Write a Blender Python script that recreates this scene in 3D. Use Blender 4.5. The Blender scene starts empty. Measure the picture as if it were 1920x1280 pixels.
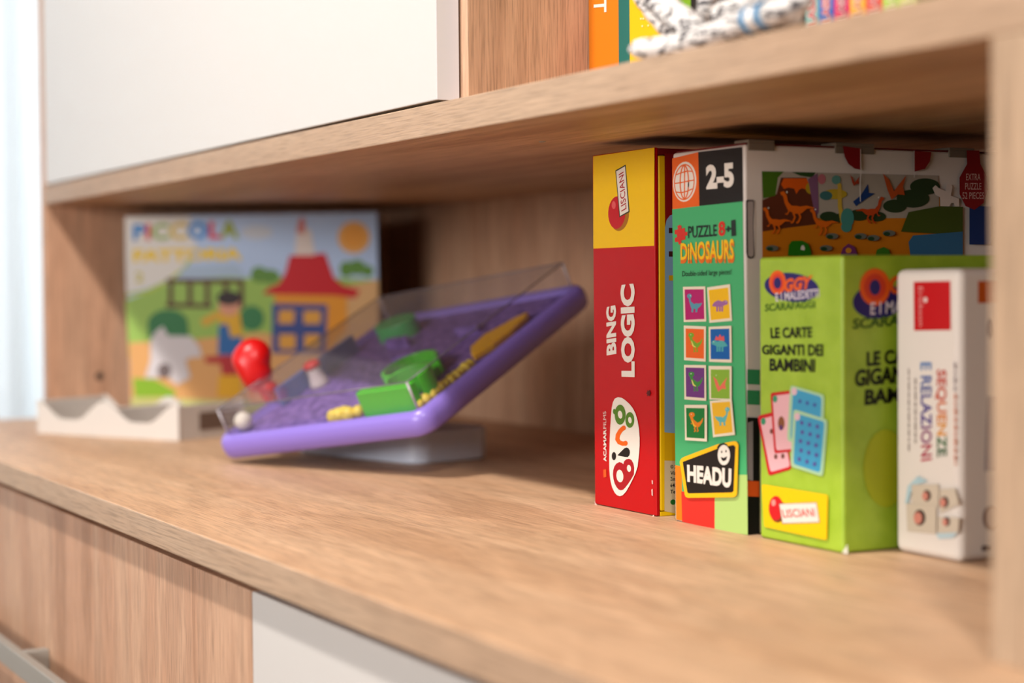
import bpy, bmesh, math, random
from mathutils import Vector, Matrix

random.seed(7)
SC = bpy.context.scene
COL = SC.collection

# ------------------------------------------------------------------ camera
ZT = 0.86                      # height of the worktop above the floor; all z below are measured from the worktop
F_PX = 3340.86                 # focal length in pixels of a 1920 px wide frame
CP = Vector((2.40279, -0.58941, 0.17731))
YAW, PITCH, ROLL = 0.49819, -0.03155, -0.00858
_c, _s = math.cos(YAW), math.sin(YAW)
FW = Vector((-_c*math.cos(PITCH), _s*math.cos(PITCH), math.sin(PITCH)))
_r0 = Vector((_s, _c, 0)); _u0 = _r0.cross(FW)
RT = _r0*math.cos(ROLL) + _u0*math.sin(ROLL)
UP = _u0*math.cos(ROLL) - _r0*math.sin(ROLL)
cam_d = bpy.data.cameras.new('camera'); cam = bpy.data.objects.new('camera', cam_d); COL.objects.link(cam)
cam_d.sensor_width = 36.0; cam_d.lens = F_PX*36.0/1920.0
cam_d.clip_start = 0.02; cam_d.clip_end = 50
M = Matrix((RT, UP, -FW)).transposed().to_4x4(); M.translation = CP + Vector((0, 0, ZT)); cam.matrix_world = M
cam_d.dof.use_dof = True; cam_d.dof.focus_distance = 1.38; cam_d.dof.aperture_fstop = 3.4; cam_d.dof.aperture_blades = 0
SC.camera = cam

# ------------------------------------------------------------------ world, lights, exposure
SC.view_settings.view_transform = 'Standard'; SC.view_settings.look = 'None'
SC.view_settings.gamma = 1.0; SC.view_settings.use_curve_mapping = False
SC.view_settings.exposure = 0.35
SC.cycles.max_bounces = 10; SC.cycles.diffuse_bounces = 5; SC.cycles.transparent_max_bounces = 24
SC.cycles.sample_clamp_indirect = 4.0

W = bpy.data.worlds.new('world'); SC.world = W; W.use_nodes = True
bg = W.node_tree.nodes['Background']; bg.inputs[0].default_value = (1.0, 0.96, 0.92, 1); bg.inputs[1].default_value = 0.07

def area(name, loc, target, sx, sy, power, color, shape='RECTANGLE'):
    d = bpy.data.lights.new(name, 'AREA'); d.shape = shape; d.size = sx; d.size_y = sy; d.energy = power; d.color = color
    o = bpy.data.objects.new(name, d); COL.objects.link(o)
    o.location = Vector(loc) + Vector((0, 0, ZT))
    o.rotation_euler = (Vector(target) - Vector(loc)).to_track_quat('-Z', 'Y').to_euler()
    return o
area('ceiling_lamp_light', (1.15, -0.92, 1.70), (0.95, 0.0, 0.0), 0.10, 0.10, 32, (1.0, 0.94, 0.87), 'DISK')
area('second_ceiling_lamp_light', (3.3, -0.95, 1.72), (1.0, 0.0, 0.2), 0.22, 0.22, 29, (1.0, 0.95, 0.90), 'DISK')
area('front_soft_fill_light', (0.2, -3.2, 1.20), (0.9, 0.1, 0.1), 2.0, 1.2, 8, (1.0, 0.96, 0.92))  # added soft frontal light; its source is unseen
area('camera_side_fill_light', (2.25, -2.7, 0.58), (0.6, 0.1, 0.15), 1.4, 0.7, 58, (1.0, 0.97, 0.94))  # added fill from the camera side, no known window there
area('left_window_light', (-1.25, -0.25, 0.55), (0.2, -0.2, 0.3), 1.1, 1.7, 56, (0.93, 0.97, 1.0))

# ------------------------------------------------------------------ projection helpers (pixel of the photo -> point on a real plane)
def ray(px, py): return FW + RT*((px-960)/F_PX) + UP*((640-py)/F_PX)
def onp(px, py, p0, n):
    d = ray(px, py); n = Vector(n); return CP + d*(((Vector(p0)-CP).dot(n))/d.dot(n))
def yp(px, py, y): return onp(px, py, (0, y, 0), (0, 1, 0))
def xp(px, py, x): return onp(px, py, (x, 0, 0), (1, 0, 0))

# ------------------------------------------------------------------ materials
ALBEDO = 0.73                  # all colours scaled down to weaken bounced light and deepen shade; the exposure makes up for it
def lin(c):
    o = []
    for v in c:
        v = v/255.0
        o.append(v/12.92 if v <= 0.04045 else ((v+0.055)/1.055)**2.4)
    return (o[0]*ALBEDO, o[1]*ALBEDO, o[2]*ALBEDO, 1.0)
_mc = {}
def plain(name, rgb, rough=0.5, spec=0.5, **kw):
    key = (name, tuple(rgb), rough)
    if key in _mc: return _mc[key]
    m = bpy.data.materials.new(name); m.use_nodes = True
    b = m.node_tree.nodes['Principled BSDF']
    b.inputs['Base Color'].default_value = lin(rgb); b.inputs['Roughness'].default_value = rough
    b.inputs['Specular IOR Level'].default_value = spec
    for k, v in kw.items(): b.inputs[k.replace('_', ' ')].default_value = v
    _mc[key] = m
    return m
def ink(*rgb): return plain('printed_ink', rgb, 0.45, 0.2)

def speckled(name, rgb, rgb2, scale=60, rough=0.5, amount=0.5, bump=0.0):
    m = bpy.data.materials.new(name); m.use_nodes = True
    nt = m.node_tree; b = nt.nodes['Principled BSDF']
    tc = nt.nodes.new('ShaderNodeTexCoord'); n = nt.nodes.new('ShaderNodeTexNoise')
    n.inputs['Scale'].default_value = scale; n.inputs['Detail'].default_value = 4
    r = nt.nodes.new('ShaderNodeValToRGB'); r.color_ramp.elements[0].position = 0.5-amount/2; r.color_ramp.elements[1].position = 0.5+amount/2
    r.color_ramp.elements[0].color = lin(rgb); r.color_ramp.elements[1].color = lin(rgb2)
    nt.links.new(tc.outputs['Object'], n.inputs['Vector']); nt.links.new(n.outputs['Fac'], r.inputs['Fac'])
    nt.links.new(r.outputs['Color'], b.inputs['Base Color']); b.inputs['Roughness'].default_value = rough
    if bump:
        bp = nt.nodes.new('ShaderNodeBump'); bp.inputs['Strength'].default_value = bump; bp.inputs['Distance'].default_value = 0.001
        nt.links.new(n.outputs['Fac'], bp.inputs['Height']); nt.links.new(bp.outputs['Normal'], b.inputs['Normal'])
    return m

def wood(name, axis, light, mid, dark, figure=1.0, streak=1.0, seed=0.0, mids_k=0.10, flame=0.0, pore=700):
    """sonoma oak foil: broad flowing figure, fine pores and pale limed streaks running along `axis`"""
    m = bpy.data.materials.new(name); m.use_nodes = True
    nt = m.node_tree; L = nt.links; b = nt.nodes['Principled BSDF']
    tc = nt.nodes.new('ShaderNodeTexCoord')
    def mapped(along, across):
        mp = nt.nodes.new('ShaderNodeMapping'); sc = [across]*3; sc['XYZ'.index(axis)] = along
        mp.inputs['Scale'].default_value = sc; mp.inputs['Location'].default_value = (seed, seed*1.7, seed*0.6)
        L.new(tc.outputs['Object'], mp.inputs['Vector']); return mp
    def noise(mp, detail, rough=0.5, dist=0.0):
        n = nt.nodes.new('ShaderNodeTexNoise'); n.inputs['Scale'].default_value = 1.0; n.inputs['Detail'].default_value = detail
        n.inputs['Roughness'].default_value = rough; n.inputs['Distortion'].default_value = dist
        L.new(mp.outputs['Vector'], n.inputs['Vector']); return n
    def ramp(src, stops):
        r = nt.nodes.new('ShaderNodeValToRGB'); e = r.color_ramp.elements
        e[0].position, e[0].color = stops[0]; e[1].position, e[1].color = stops[-1]
        for p, c in stops[1:-1]:
            q = e.new(p); q.color = c
        L.new(src.outputs['Fac'], r.inputs['Fac']); return r
    big = noise(mapped(1.6, 16), 3, 0.55, 0.6)
    base = ramp(big, [(0.30, lin(dark)), (0.46, lin(mid)), (0.60, lin(light)), (0.80, lin(mid))])
    def mixin(a, bcol, facsrc, mode='MULTIPLY', k=1.0):
        mx = nt.nodes.new('ShaderNodeMix'); mx.data_type = 'RGBA'; mx.blend_type = mode
        mx.inputs['Factor'].default_value = k
        L.new(a, mx.inputs['A']); L.new(bcol, mx.inputs['B']); return mx.outputs['Result']
    # cathedral rings: thin darker contour bands of the same low noise
    wv = nt.nodes.new('ShaderNodeMath'); wv.operation = 'MULTIPLY'; wv.inputs[1].default_value = 46.0
    L.new(big.outputs['Fac'], wv.inputs[0])
    sn = nt.nodes.new('ShaderNodeMath'); sn.operation = 'SINE'; L.new(wv.outputs[0], sn.inputs[0])
    cr = nt.nodes.new('ShaderNodeMapRange'); cr.inputs['From Min'].default_value = -1; cr.inputs['From Max'].default_value = 1
    cr.inputs['To Min'].default_value = 1.0-0.10*figure; cr.inputs['To Max'].default_value = 1.03
    L.new(sn.outputs[0], cr.inputs['Value'])
    c1 = mixin(base.outputs['Color'], cr.outputs['Result'], None)
    pores = noise(mapped(26, pore), 3, 0.6)
    pr = ramp(pores, [(0.34, (1-0.30*streak,)*3+(1,)), (0.50, (1, 1, 1, 1)), (0.72, (1+0.14*streak,)*3+(1,))])
    c2 = mixin(c1, pr.outputs['Color'], None)
    mids = noise(mapped(5, 130), 2, 0.5)
    mr = ramp(mids, [(0.30, (1-mids_k,)*3+(1,)), (0.70, (1+mids_k*.5,)*3+(1,))])
    c3 = mixin(c2, mr.outputs['Color'], None)
    if flame:                                   # jagged darker flame figure of the plain-sawn boards
        fl = noise(mapped(2.4, 10), 8, 0.68, 1.1)
        fr_ = ramp(fl, [(0.50, (1, 1, 1, 1)), (0.535, (1-flame, 1-flame*1.15, 1-flame*1.25, 1)), (0.66, (1-flame*.6, 1-flame*.7, 1-flame*.75, 1)), (0.75, (1, 1, 1, 1))])
        c3 = mixin(c3, fr_.outputs['Color'], None)
    L.new(c3, b.inputs['Base Color'])
    b.inputs['Roughness'].default_value = 0.5; b.inputs['Specular IOR Level'].default_value = 0.35
    bp = nt.nodes.new('ShaderNodeBump'); bp.inputs['Strength'].default_value = 0.25; bp.inputs['Distance'].default_value = 0.0006
    L.new(pores.outputs['Fac'], bp.inputs['Height']); L.new(bp.outputs['Normal'], b.inputs['Normal'])
    return m

OAK = ((221, 182, 147), (211, 169, 132), (192, 148, 111))
wood_x = wood('oak_grain_lengthwise', 'X', *OAK, seed=1.3)
wood_x2 = wood('oak_grain_worktop', 'X', (233, 190, 152), (228, 182, 143), (219, 172, 133), figure=0.5, streak=1.15, seed=4.2, mids_k=0.07, flame=0.10, pore=800)
wood_z = wood('oak_grain_upright', 'Z', (215, 172, 141), (207, 160, 129), (187, 140, 109), seed=2.1)
wood_edge = wood('oak_edge_band', 'X', (191, 161, 134), (185, 153, 126), (180, 148, 120), figure=0.05, streak=0.95, seed=7.7, mids_k=0.05, pore=900)
wood_edge_z = wood('oak_edge_band_upright', 'Z', (192, 164, 136), (185, 155, 127), (176, 145, 116), figure=0.05, seed=3.3, mids_k=0.06)
white_lac = plain('white_lacquer', (219, 214, 210), 0.35)
white_edge_lit = plain('white_edge_brightened', (244, 242, 246), 0.4)  # door edge painted lighter than its front, standing in for side light
metal = plain('brushed_metal', (180, 174, 165), 0.42, 0.5, Metallic=0.35)
dark_hole = plain('dark_hole', (30, 22, 16), 0.9)

# ------------------------------------------------------------------ geometry helpers
def bx(bm, x0, x1, y0, y1, z0, z1, mi=0):
    vs = [bm.verts.new((x, y, z)) for x in (x0, x1) for y in (y0, y1) for z in (z0, z1)]
    fs = []
    for idx in ((0, 1, 3, 2), (4, 6, 7, 5), (0, 4, 5, 1), (2, 3, 7, 6), (0, 2, 6, 4), (1, 5, 7, 3)):
        f = bm.faces.new([vs[i] for i in idx]); f.material_index = mi; fs.append(f)
    return fs
def obx(bm, o, e1, e2, e3, a, b, c, mi=0):
    """oriented box: origin o, axes e1,e2,e3 with (min,max) ranges a,b,c"""
    vs = [bm.verts.new(o + e1*x + e2*y + e3*z) for x in a for y in b for z in c]
    for idx in ((0, 1, 3, 2), (4, 6, 7, 5), (0, 4, 5, 1), (2, 3, 7, 6), (0, 2, 6, 4), (1, 5, 7, 3)):
        f = bm.faces.new([vs[i] for i in idx]); f.material_index = mi
    bmesh.ops.recalc_face_normals(bm, faces=bm.faces)
def tube(bm, pts, rad, seg=12, mi=0, cap=True, smooth=True):
    pts = [Vector(p) for p in pts]; rings = []
    n = len(pts); ref = None
    for i, p in enumerate(pts):
        t = (pts[min(i+1, n-1)] - pts[max(i-1, 0)]).normalized()
        if ref is None:
            ref = t.cross(Vector((0.13, 0.31, 0.94)))
            if ref.length < 1e-3: ref = t.cross(Vector((1, 0, 0)))
        ref = (ref - t*ref.dot(t)).normalized(); b = t.cross(ref)
        r = rad[i] if isinstance(rad, (list, tuple)) else rad
        rings.append([bm.verts.new(p + (ref*math.cos(2*math.pi*k/seg) + b*math.sin(2*math.pi*k/seg))*r) for k in range(seg)])
    for i in range(n-1):
        for k in range(seg):
            f = bm.faces.new((rings[i][k], rings[i][(k+1) % seg], rings[i+1][(k+1) % seg], rings[i+1][k])); f.material_index = mi; f.smooth = smooth
    if cap:
        for rg in (rings[0][::-1], rings[-1]):
            f = bm.faces.new(rg); f.material_index = mi
def ball(bm, c, rx, ry=None, rz=None, mi=0, seg=20, M3=None):
    ry = rx if ry is None else ry; rz = rx if rz is None else rz
    r = bmesh.ops.create_uvsphere(bm, u_segments=seg, v_segments=max(8, seg//2), radius=1.0)
    for v in r['verts']:
        p = Vector((v.co.x*rx, v.co.y*ry, v.co.z*rz))
        v.co = (M3 @ p if M3 else p) + Vector(c)
        for f in v.link_faces: f.smooth = True; f.material_index = mi
def prism(bm, poly, d, mi=0):
    """closed polygon (list of points) extruded by vector d"""
    a = [bm.verts.new(p) for p in poly]; b = [bm.verts.new(Vector(p)+d) for p in poly]; n = len(a)
    fs = [bm.faces.new(a[::-1]), bm.faces.new(b)]
    for i in range(n): fs.append(bm.faces.new((a[i], a[(i+1) % n], b[(i+1) % n], b[i])))
    for f in fs: f.material_index = mi
    bmesh.ops.recalc_face_normals(bm, faces=fs)
def link(name, bm, mats, parent=None, origin=(0, 0, 0), bevel=0.0, seg=2, smooth=False):
    """bm is in worktop coordinates; origin = the base point of its thing"""
    org = Vector(origin)
    for v in bm.verts: v.co = v.co - org
    me = bpy.data.meshes.new(name); bm.to_mesh(me); bm.free()
    for m in (mats if isinstance(mats, (list, tuple)) else [mats]): me.materials.append(m)
    o = bpy.data.objects.new(name, me); COL.objects.link(o)
    if parent is not None: o.parent = parent
    else: o.location = org + Vector((0, 0, ZT))
    if bevel:
        md = o.modifiers.new('bevel', 'BEVEL'); md.width = bevel; md.segments = seg; md.limit_method = 'ANGLE'; md.angle_limit = math.radians(40)
        if smooth:
            for p in me.polygons: p.use_smooth = True
            o.modifiers.new('wn', 'WEIGHTED_NORMAL')
    return o
def empty(name, loc):
    o = bpy.data.objects.new(name, None); COL.objects.link(o); o.empty_display_size = 0.05
    o.location = Vector(loc) + Vector((0, 0, ZT)); return o
def tag(o, label, cat, group=None):
    o['label'] = label; o['category'] = cat
    if group: o['group'] = group
    return o
def struct(o): o['kind'] = 'structure'; return o

# ---- printed artwork lying on a flat face
def text_outline(s, bold):
    cu = bpy.data.curves.new('txt', 'FONT'); cu.body = s; cu.size = 1.0; cu.offset = bold; cu.resolution_u = 3
    ob = bpy.data.objects.new('txt', cu); COL.objects.link(ob)
    dg = bpy.context.evaluated_depsgraph_get()
    me = bpy.data.meshes.new_from_object(ob.evaluated_get(dg))
    V = [(v.co.x, v.co.y) for v in me.vertices]; P = [list(p.vertices) for p in me.polygons]
    bpy.data.objects.remove(ob); bpy.data.curves.remove(cu); bpy.data.meshes.remove(me)
    return V, P
class Art:
    def __init__(s, p0, n, lift=0.00025):
        s.p0 = Vector(p0); s.n = Vector(n).normalized(); s.k = 0; s.zmin = None; s.lift = lift; s.reset()
        s.ox, s.oy, s.sc = 0, 0, 1.0
    def reset(s): s.V = []; s.F = []; s.mats = []
    def view(s, ox, oy, sc): s.ox, s.oy, s.sc = ox, oy, sc
    def at(s, x, y):
        p = onp(s.ox + x/s.sc, s.oy + y/s.sc, s.p0 + s.n*(s.lift + s.k*2.2e-5), s.n)
        if s.zmin is not None: p.z = max(p.z, s.zmin)
        return p
    def mi(s, m):
        if m not in s.mats: s.mats.append(m)
        return s.mats.index(m)
    def poly(s, pts, m):
        b = len(s.V); s.V += [s.at(*p) for p in pts]; s.F.append((list(range(b, b+len(pts))), s.mi(m))); s.k += 1
    def ell(s, cx, cy, rx, ry, m, rot=0.0, n=24):
        c, q = math.cos(rot), math.sin(rot)
        s.poly([(cx + rx*math.cos(t)*c - ry*math.sin(t)*q, cy + rx*math.cos(t)*q + ry*math.sin(t)*c) for t in [2*math.pi*i/n for i in range(n)]], m)
    def stroke(s, pts, w, m, close=False):
        pts = [Vector((p[0], p[1])) for p in pts]
        if close: pts = pts + [pts[0], pts[1]]
        n = len(pts); Lp, Rp = [], []
        for i, p in enumerate(pts):
            t = (pts[min(i+1, n-1)] - pts[max(i-1, 0)])
            t = t.normalized() if t.length > 1e-9 else Vector((1, 0)); nn = Vector((-t.y, t.x))
            r = (w[i] if isinstance(w, (list, tuple)) else w)/2
            Lp.append(p+nn*r); Rp.append(p-nn*r)
        mi = s.mi(m)
        for i in range(n-1):
            b = len(s.V); s.V += [s.at(*q) for q in (Lp[i], Lp[i+1], Rp[i+1], Rp[i])]; s.F.append(([b, b+1, b+2, b+3], mi))
        s.k += 1
    def text(s, txt, quad, m, bold=0.02, colors=None):
        """quad = BL, BR, TR, TL of the line of lettering as one reads it"""
        V, P = text_outline(txt, bold)
        x0 = min(v[0] for v in V); x1 = max(v[0] for v in V); y0 = min(v[1] for v in V); y1 = max(v[1] for v in V)
        bl, br, tr, tl = [Vector(q) for q in quad]; b = len(s.V)
        for x, y in V:
            u = (x-x0)/(x1-x0); v = (y-y0)/(y1-y0)
            p = bl*(1-u)*(1-v) + br*u*(1-v) + tr*u*v + tl*(1-u)*v
            s.V.append(s.at(p.x, p.y))
        if colors:                                   # one colour per letter: letters are the connected islands, left to right
            par = list(range(len(V)))
            def root(i):
                while par[i] != i: par[i] = par[par[i]]; i = par[i]
                return i
            for f in P:
                for i in f[1:]: par[root(i)] = root(f[0])
            span = {}
            for i, v in enumerate(V):
                r = root(i); a, c = span.get(r, (9e9, -9e9)); span[r] = (min(a, v[0]), max(c, v[0]))
            order = {r: k for k, r in enumerate(sorted(span, key=lambda r: span[r][0]))}
        for f in P:
            mm = m
            if colors: mm = colors[min(len(colors)-1, order[root(f[0])])]
            s.F.append(([b+i for i in f], s.mi(mm)))
        s.k += 1
    def emit(s, name, parent, label=None):
        me = bpy.data.meshes.new(name); org = parent.location - Vector((0, 0, ZT))
        me.from_pydata([v-org for v in s.V], [], [f for f, _ in s.F])
        for m in s.mats: me.materials.append(m)
        for p, (_, i) in zip(me.polygons, s.F): p.material_index = i
        bm = bmesh.new(); bm.from_mesh(me)
        for f in bm.faces:
            f.normal_update()
            if f.normal.dot(s.n) < 0: f.normal_flip()
        bm.to_mesh(me); bm.free()
        o = bpy.data.objects.new(name, me); COL.objects.link(o); o.parent = parent
        if label: o['label'] = label
        s.reset(); return o
    def dino(s, cx, cy, h, m, belly=None, kind='raptor', flip=1):
        q = lambda x, y: (cx + flip*x*h, cy + y*h*1.35)
        if kind == 'raptor':
            s.stroke([q(-.28, -.34), q(-.18, -.12), q(0, .06), q(.16, .08), q(.34, -.05), q(.44, -.22)], [h*.14, h*.17, h*.30, h*.26, h*.12, h*.03], m)
            s.ell(*q(-.22, -.36), h*.17, h*.15, m)
            for dx in (-.02, .14): s.stroke([q(dx, .1), q(dx-.04, .24), q(dx+.02, .34), q(dx-.07, .37)], h*.07, m)
            s.stroke([q(-.12, -.02), q(-.24, .04), q(-.27, .0)], h*.05, m)
            if belly: s.stroke([q(-.2, -.12), q(-.1, .1), q(.04, .16)], [h*.04, h*.09, h*.05], belly)
        elif kind == 'run':
            s.stroke([q(-.42, -.34), q(-.36, -.36), q(-.30, -.30), q(-.26, -.16), q(-.16, -.04), q(.02, 0), q(.16, .0), q(.34, -.06), q(.56, -.04)], [h*.10, h*.13, h*.11, h*.11, h*.17, h*.24, h*.2, h*.09, h*.02], m)
            for dx in (-.06, .1): s.stroke([q(dx, .06), q(dx+.05, .16), q(dx-.01, .26), q(dx-.07, .28)], h*.06, m)
            s.stroke([q(-.18, .02), q(-.24, .1), q(-.29, .08)], h*.04, m)
        elif kind == 'four':
            s.stroke([q(-.36, -.04), q(-.16, 0), q(.06, -.02), q(.24, .02), q(.42, .08)], [h*.18, h*.3, h*.4, h*.3, h*.05], m)
            s.ell(*q(-.34, -.06), h*.16, h*.14, m)
            for dx in (-.16, -.02, .14): s.stroke([q(dx, .08), q(dx, .33)], h*.1, m)
        elif kind == 'long':
            s.stroke([q(-.3, -.36), q(-.26, -.12), q(-.1, .08), q(.1, .08), q(.3, .02), q(.44, -.06)], [h*.12, h*.1, h*.3, h*.36, h*.18, h*.03], m)
            s.ell(*q(-.3, -.36), h*.14, h*.14, m)
            for dx in (-.1, .14): s.stroke([q(dx, .12), q(dx-.04, .34)], h*.11, m)
        elif kind == 'wings':
            s.poly([q(-.42, -.34), q(-.2, -.18), q(-.04, .12), q(.1, -.02), q(.4, -.3), q(.28, 0), q(.34, .22), q(.1, .2), q(-.12, .34), q(-.26, .1)], m)
        s.ell(*q(-.24, -.38) if kind != 'four' else q(-.38, -.1), h*.022, h*.03, ink(245, 240, 230))

# ------------------------------------------------------------------ room shell
plaster = speckled('wall_plaster', (232, 228, 220), (240, 236, 230), 40, 0.8, 0.6)
bm = bmesh.new(); bx(bm, -1.2, 4.2, 0.535, 0.60, -ZT, 1.75); struct(link('wall_back', bm, plaster))
bm = bmesh.new(); bx(bm, -1.2, -1.12, -3.4, -1.0, -ZT, 1.75); bx(bm, -1.2, -1.12, 0.40, 0.60, -ZT, 1.75)
bx(bm, -1.2, -1.12, -1.0, 0.40, -ZT, -0.45); bx(bm, -1.2, -1.12, -1.0, 0.40, 1.45, 1.75); struct(link('wall_left', bm, plaster))
bm = bmesh.new()
for y0, y1, z0, z1 in ((-1.0, -0.94, -.45, 1.45), (0.34, 0.40, -.45, 1.45), (-.94, .34, -.45, -.38), (-.94, .34, 1.38, 1.45), (-.33, -.27, -.38, 1.38)):
    bx(bm, -1.19, -1.13, y0, y1, z0, z1)
win = struct(link('window_1', bm, plain('window_paint', (240, 240, 238), 0.4), bevel=0.004))
gl = bpy.data.materials.new('window_glass'); gl.use_nodes = True
nt = gl.node_tree; nt.nodes.remove(nt.nodes['Principled BSDF'])
tr = nt.nodes.new('ShaderNodeBsdfTransparent'); gs = nt.nodes.new('ShaderNodeBsdfGlossy'); gs.inputs['Roughness'].default_value = 0.02
mx = nt.nodes.new('ShaderNodeMixShader'); mx.inputs[0].default_value = 0.06
nt.links.new(tr.outputs[0], mx.inputs[1]); nt.links.new(gs.outputs[0], mx.inputs[2]); nt.links.new(mx.outputs[0], nt.nodes['Material Output'].inputs[0])
bm = bmesh.new(); bx(bm, -1.162, -1.158, -.94, -.33, -.38, 1.38); bx(bm, -1.162, -1.158, -.27, .34, -.38, 1.38)
g = link('window_pane', bm, gl, win, origin=(0, 0, 0))
floor_m = wood('floor_boards', 'X', (176, 140, 104), (160, 124, 90), (140, 104, 74), seed=9.0)
bm = bmesh.new(); bx(bm, -1.2, 4.2, -3.4, 0.60, -ZT-0.05, -ZT); struct(link('floor', bm, floor_m))

# sheer curtain in front of the left window
cm = bpy.data.materials.new('sheer_curtain'); cm.use_nodes = True
nt = cm.node_tree; b = nt.nodes['Principled BSDF']; b.inputs['Base Color'].default_value = lin((240, 243, 245)); b.inputs['Roughness'].default_value = 0.9
tl = nt.nodes.new('ShaderNodeBsdfTranslucent'); tl.inputs[0].default_value = lin((244, 248, 250))
mx = nt.nodes.new('ShaderNodeMixShader'); mx.inputs[0].default_value = 0.55
nt.links.new(b.outputs[0], mx.inputs[1]); nt.links.new(tl.outputs[0], mx.inputs[2]); nt.links.new(mx.outputs[0], nt.nodes['Material Output'].inputs[0])
bm = bmesh.new(); NY = 260; prev = None
for i in range(NY+1):
    y = -1.15 + 1.62*i/NY
    x = -0.93 + 0.020*math.sin(i*0.42) + 0.010*math.sin(i*0.97+1.3) + 0.006*math.sin(i*0.21)
    cur = [bm.verts.new((x + 0.004*math.sin(i*0.3+z*3), y, z)) for z in (-ZT+0.02, -0.4, 0.2, 0.8, 1.6)]
    if prev:
        for k in range(4):
            f = bm.faces.new((prev[k], cur[k], cur[k+1], prev[k+1])); f.smooth = True
    prev = cur
cur_o = link('curtain', bm, cm)
md = cur_o.modifiers.new('thick', 'SOLIDIFY'); md.thickness = 0.0008
tag(cur_o, 'sheer white curtain hanging in folds left of the bookcase', 'curtain')
bm = bmesh.new(); tube(bm, [(-0.93, -1.2, 1.62), (-0.93, 0.52, 1.62)], 0.012)
for y in (-1.1, 0.45): bx(bm, -1.12, -0.93, y-.008, y+.008, 1.61, 1.63)
tag(link('curtain_rod', bm, metal, origin=(-.93, -.3, 1.62)), 'metal rod carrying the white curtain', 'curtain rod')

# ------------------------------------------------------------------ sideboard: worktop and base units
XE = 1.7835                     # inner face of the right side panel
H, TB = 0.29, 0.0239
bm = bmesh.new(); bx(bm, -0.07, XE+0.09, -0.1783, 0.53, -0.022, 0.0)
for f in bm.faces:
    f.normal_update()
    if abs(f.normal.z) < 0.5: f.material_index = 1
tag(link('worktop', bm, [wood_x2, wood_edge], origin=(0.85, 0.17, -0.022), bevel=0.0012), 'long oak worktop carrying the toys and the bookcase', 'worktop')

def base_unit(name, x0, x1, label, fronts, fm, handles):
    t = empty(name, ((x0+x1)/2, 0.19, -ZT)); tag(t, label, 'cabinet'); org = ((x0+x1)/2, 0.19, -ZT)
    bm = bmesh.new()
    bx(bm, x0, x0+.018, -.118, .53, -ZT+.06, -.0222); bx(bm, x1-.018, x1, -.118, .53, -ZT+.06, -.0222)
    bx(bm, x0+.018, x1-.018, -.118, .53, -ZT+.06, -ZT+.078); bx(bm, x0+.018, x1-.018, -.145, .53, -.0402, -.0222)
    bx(bm, x0+.018, x1-.018, .51, .53, -ZT+.078, -.0402)
    link('carcass', bm, wood_z, t, org, bevel=0.0008)
    bm = bmesh.new(); bx(bm, x0+.02, x1-.02, -.10, .50, -ZT, -ZT+.06); link('plinth', bm, wood_x, t, org)
    for (a, c) in fronts:
        bm = bmesh.new(); bx(bm, a, c, -.165, -.146, -ZT+.065, -.0315)
        d = link('door', bm, fm, t, org, bevel=0.001)
        for (h0, h1, zz, legs) in handles:
            if a < (h0+h1)/2 < c:
                bm = bmesh.new(); bx(bm, h0, h1, -.197, -.1875, zz-.021, zz)
                for lx in legs: bx(bm, lx-.012, lx+.001, -.1876, -.165, zz-.021, zz+.0005)
                hd = link('handle', bm, metal, d, org, bevel=0.0008); hd['label'] = 'flat brushed metal bar handle'
    return t
base_unit('base_cabinet', -0.065, 1.2432, 'base cabinet with upright-grained oak doors and a metal handle below the worktop',
          ((-0.064, 0.417), (0.420, 1.2422)), wood_z, ((0.36, 0.858, -0.172, (0.40, 0.678)),))
base_unit('base_cabinet', 1.2436, XE+0.085, 'base cabinet with a plain white door below the worktop',
          ((1.2446, XE+0.084),), white_lac, ())

# ------------------------------------------------------------------ bookcase standing on the worktop
DEP = 0.50
bc = tag(empty('bookcase', (0.9, 0.25, 0)), 'oak bookcase with a white door standing at the back of the worktop', 'bookcase'); bo = (0.9, 0.25, 0)
def part(name, b6, m, parent=bc, bevel=0.0008, label=None):
    bm = bmesh.new(); bx(bm, *b6); o = link(name, bm, m, parent, bo, bevel=bevel)
    if label: o['label'] = label
    return o
lp = part('side_panel', (0.0, 0.022, 0.0, DEP, 0.0, 1.10), wood_z)
rp = part('side_panel', (XE, XE+0.028, 0.0, DEP, 0.0, H), wood_edge_z)
part('side_panel', (XE, XE+0.028, 0.0, DEP, H+TB, 1.10), wood_edge_z)
bm = bmesh.new(); bx(bm, 0.0225, XE+0.028, 0.0, DEP, H, H+TB)
for f in bm.faces:
    f.normal_update()
    if f.normal.y < -0.5: f.material_index = 1
sh = link('shelf', bm, [wood_x, wood_edge], bc, bo, bevel=0.001)
part('shelf', (1.2165, XE, 0.02, DEP, 0.66, 0.682), wood_x)
part('top_board', (0.0225, XE, 0.0, DEP, 1.075, 1.099), wood_x)
part('back_panel', (0.0, XE+0.028, DEP, DEP+0.012, 0.0, 1.10), wood_z)
part('divider', (1.1945, 1.2155, 0.021, DEP, H+TB, 1.075), wood_z)
part('cabinet_floor_rail', (0.0225, 1.194, 0.03, DEP, H+TB, H+TB+.004), wood_x)
dr = part('door', (0.0265, 1.2035, 0.0005, 0.0195, H+TB+0.0022, 1.07), white_lac, label='white lacquered door')
bm = bmesh.new(); bx(bm, 1.2036, 1.2042, 0.0008, 0.0192, H+TB+0.0024, 1.0698); link('brightened_edge', bm, white_edge_lit, dr, bo)  # thin lighter face that brightens the door's right edge
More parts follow.
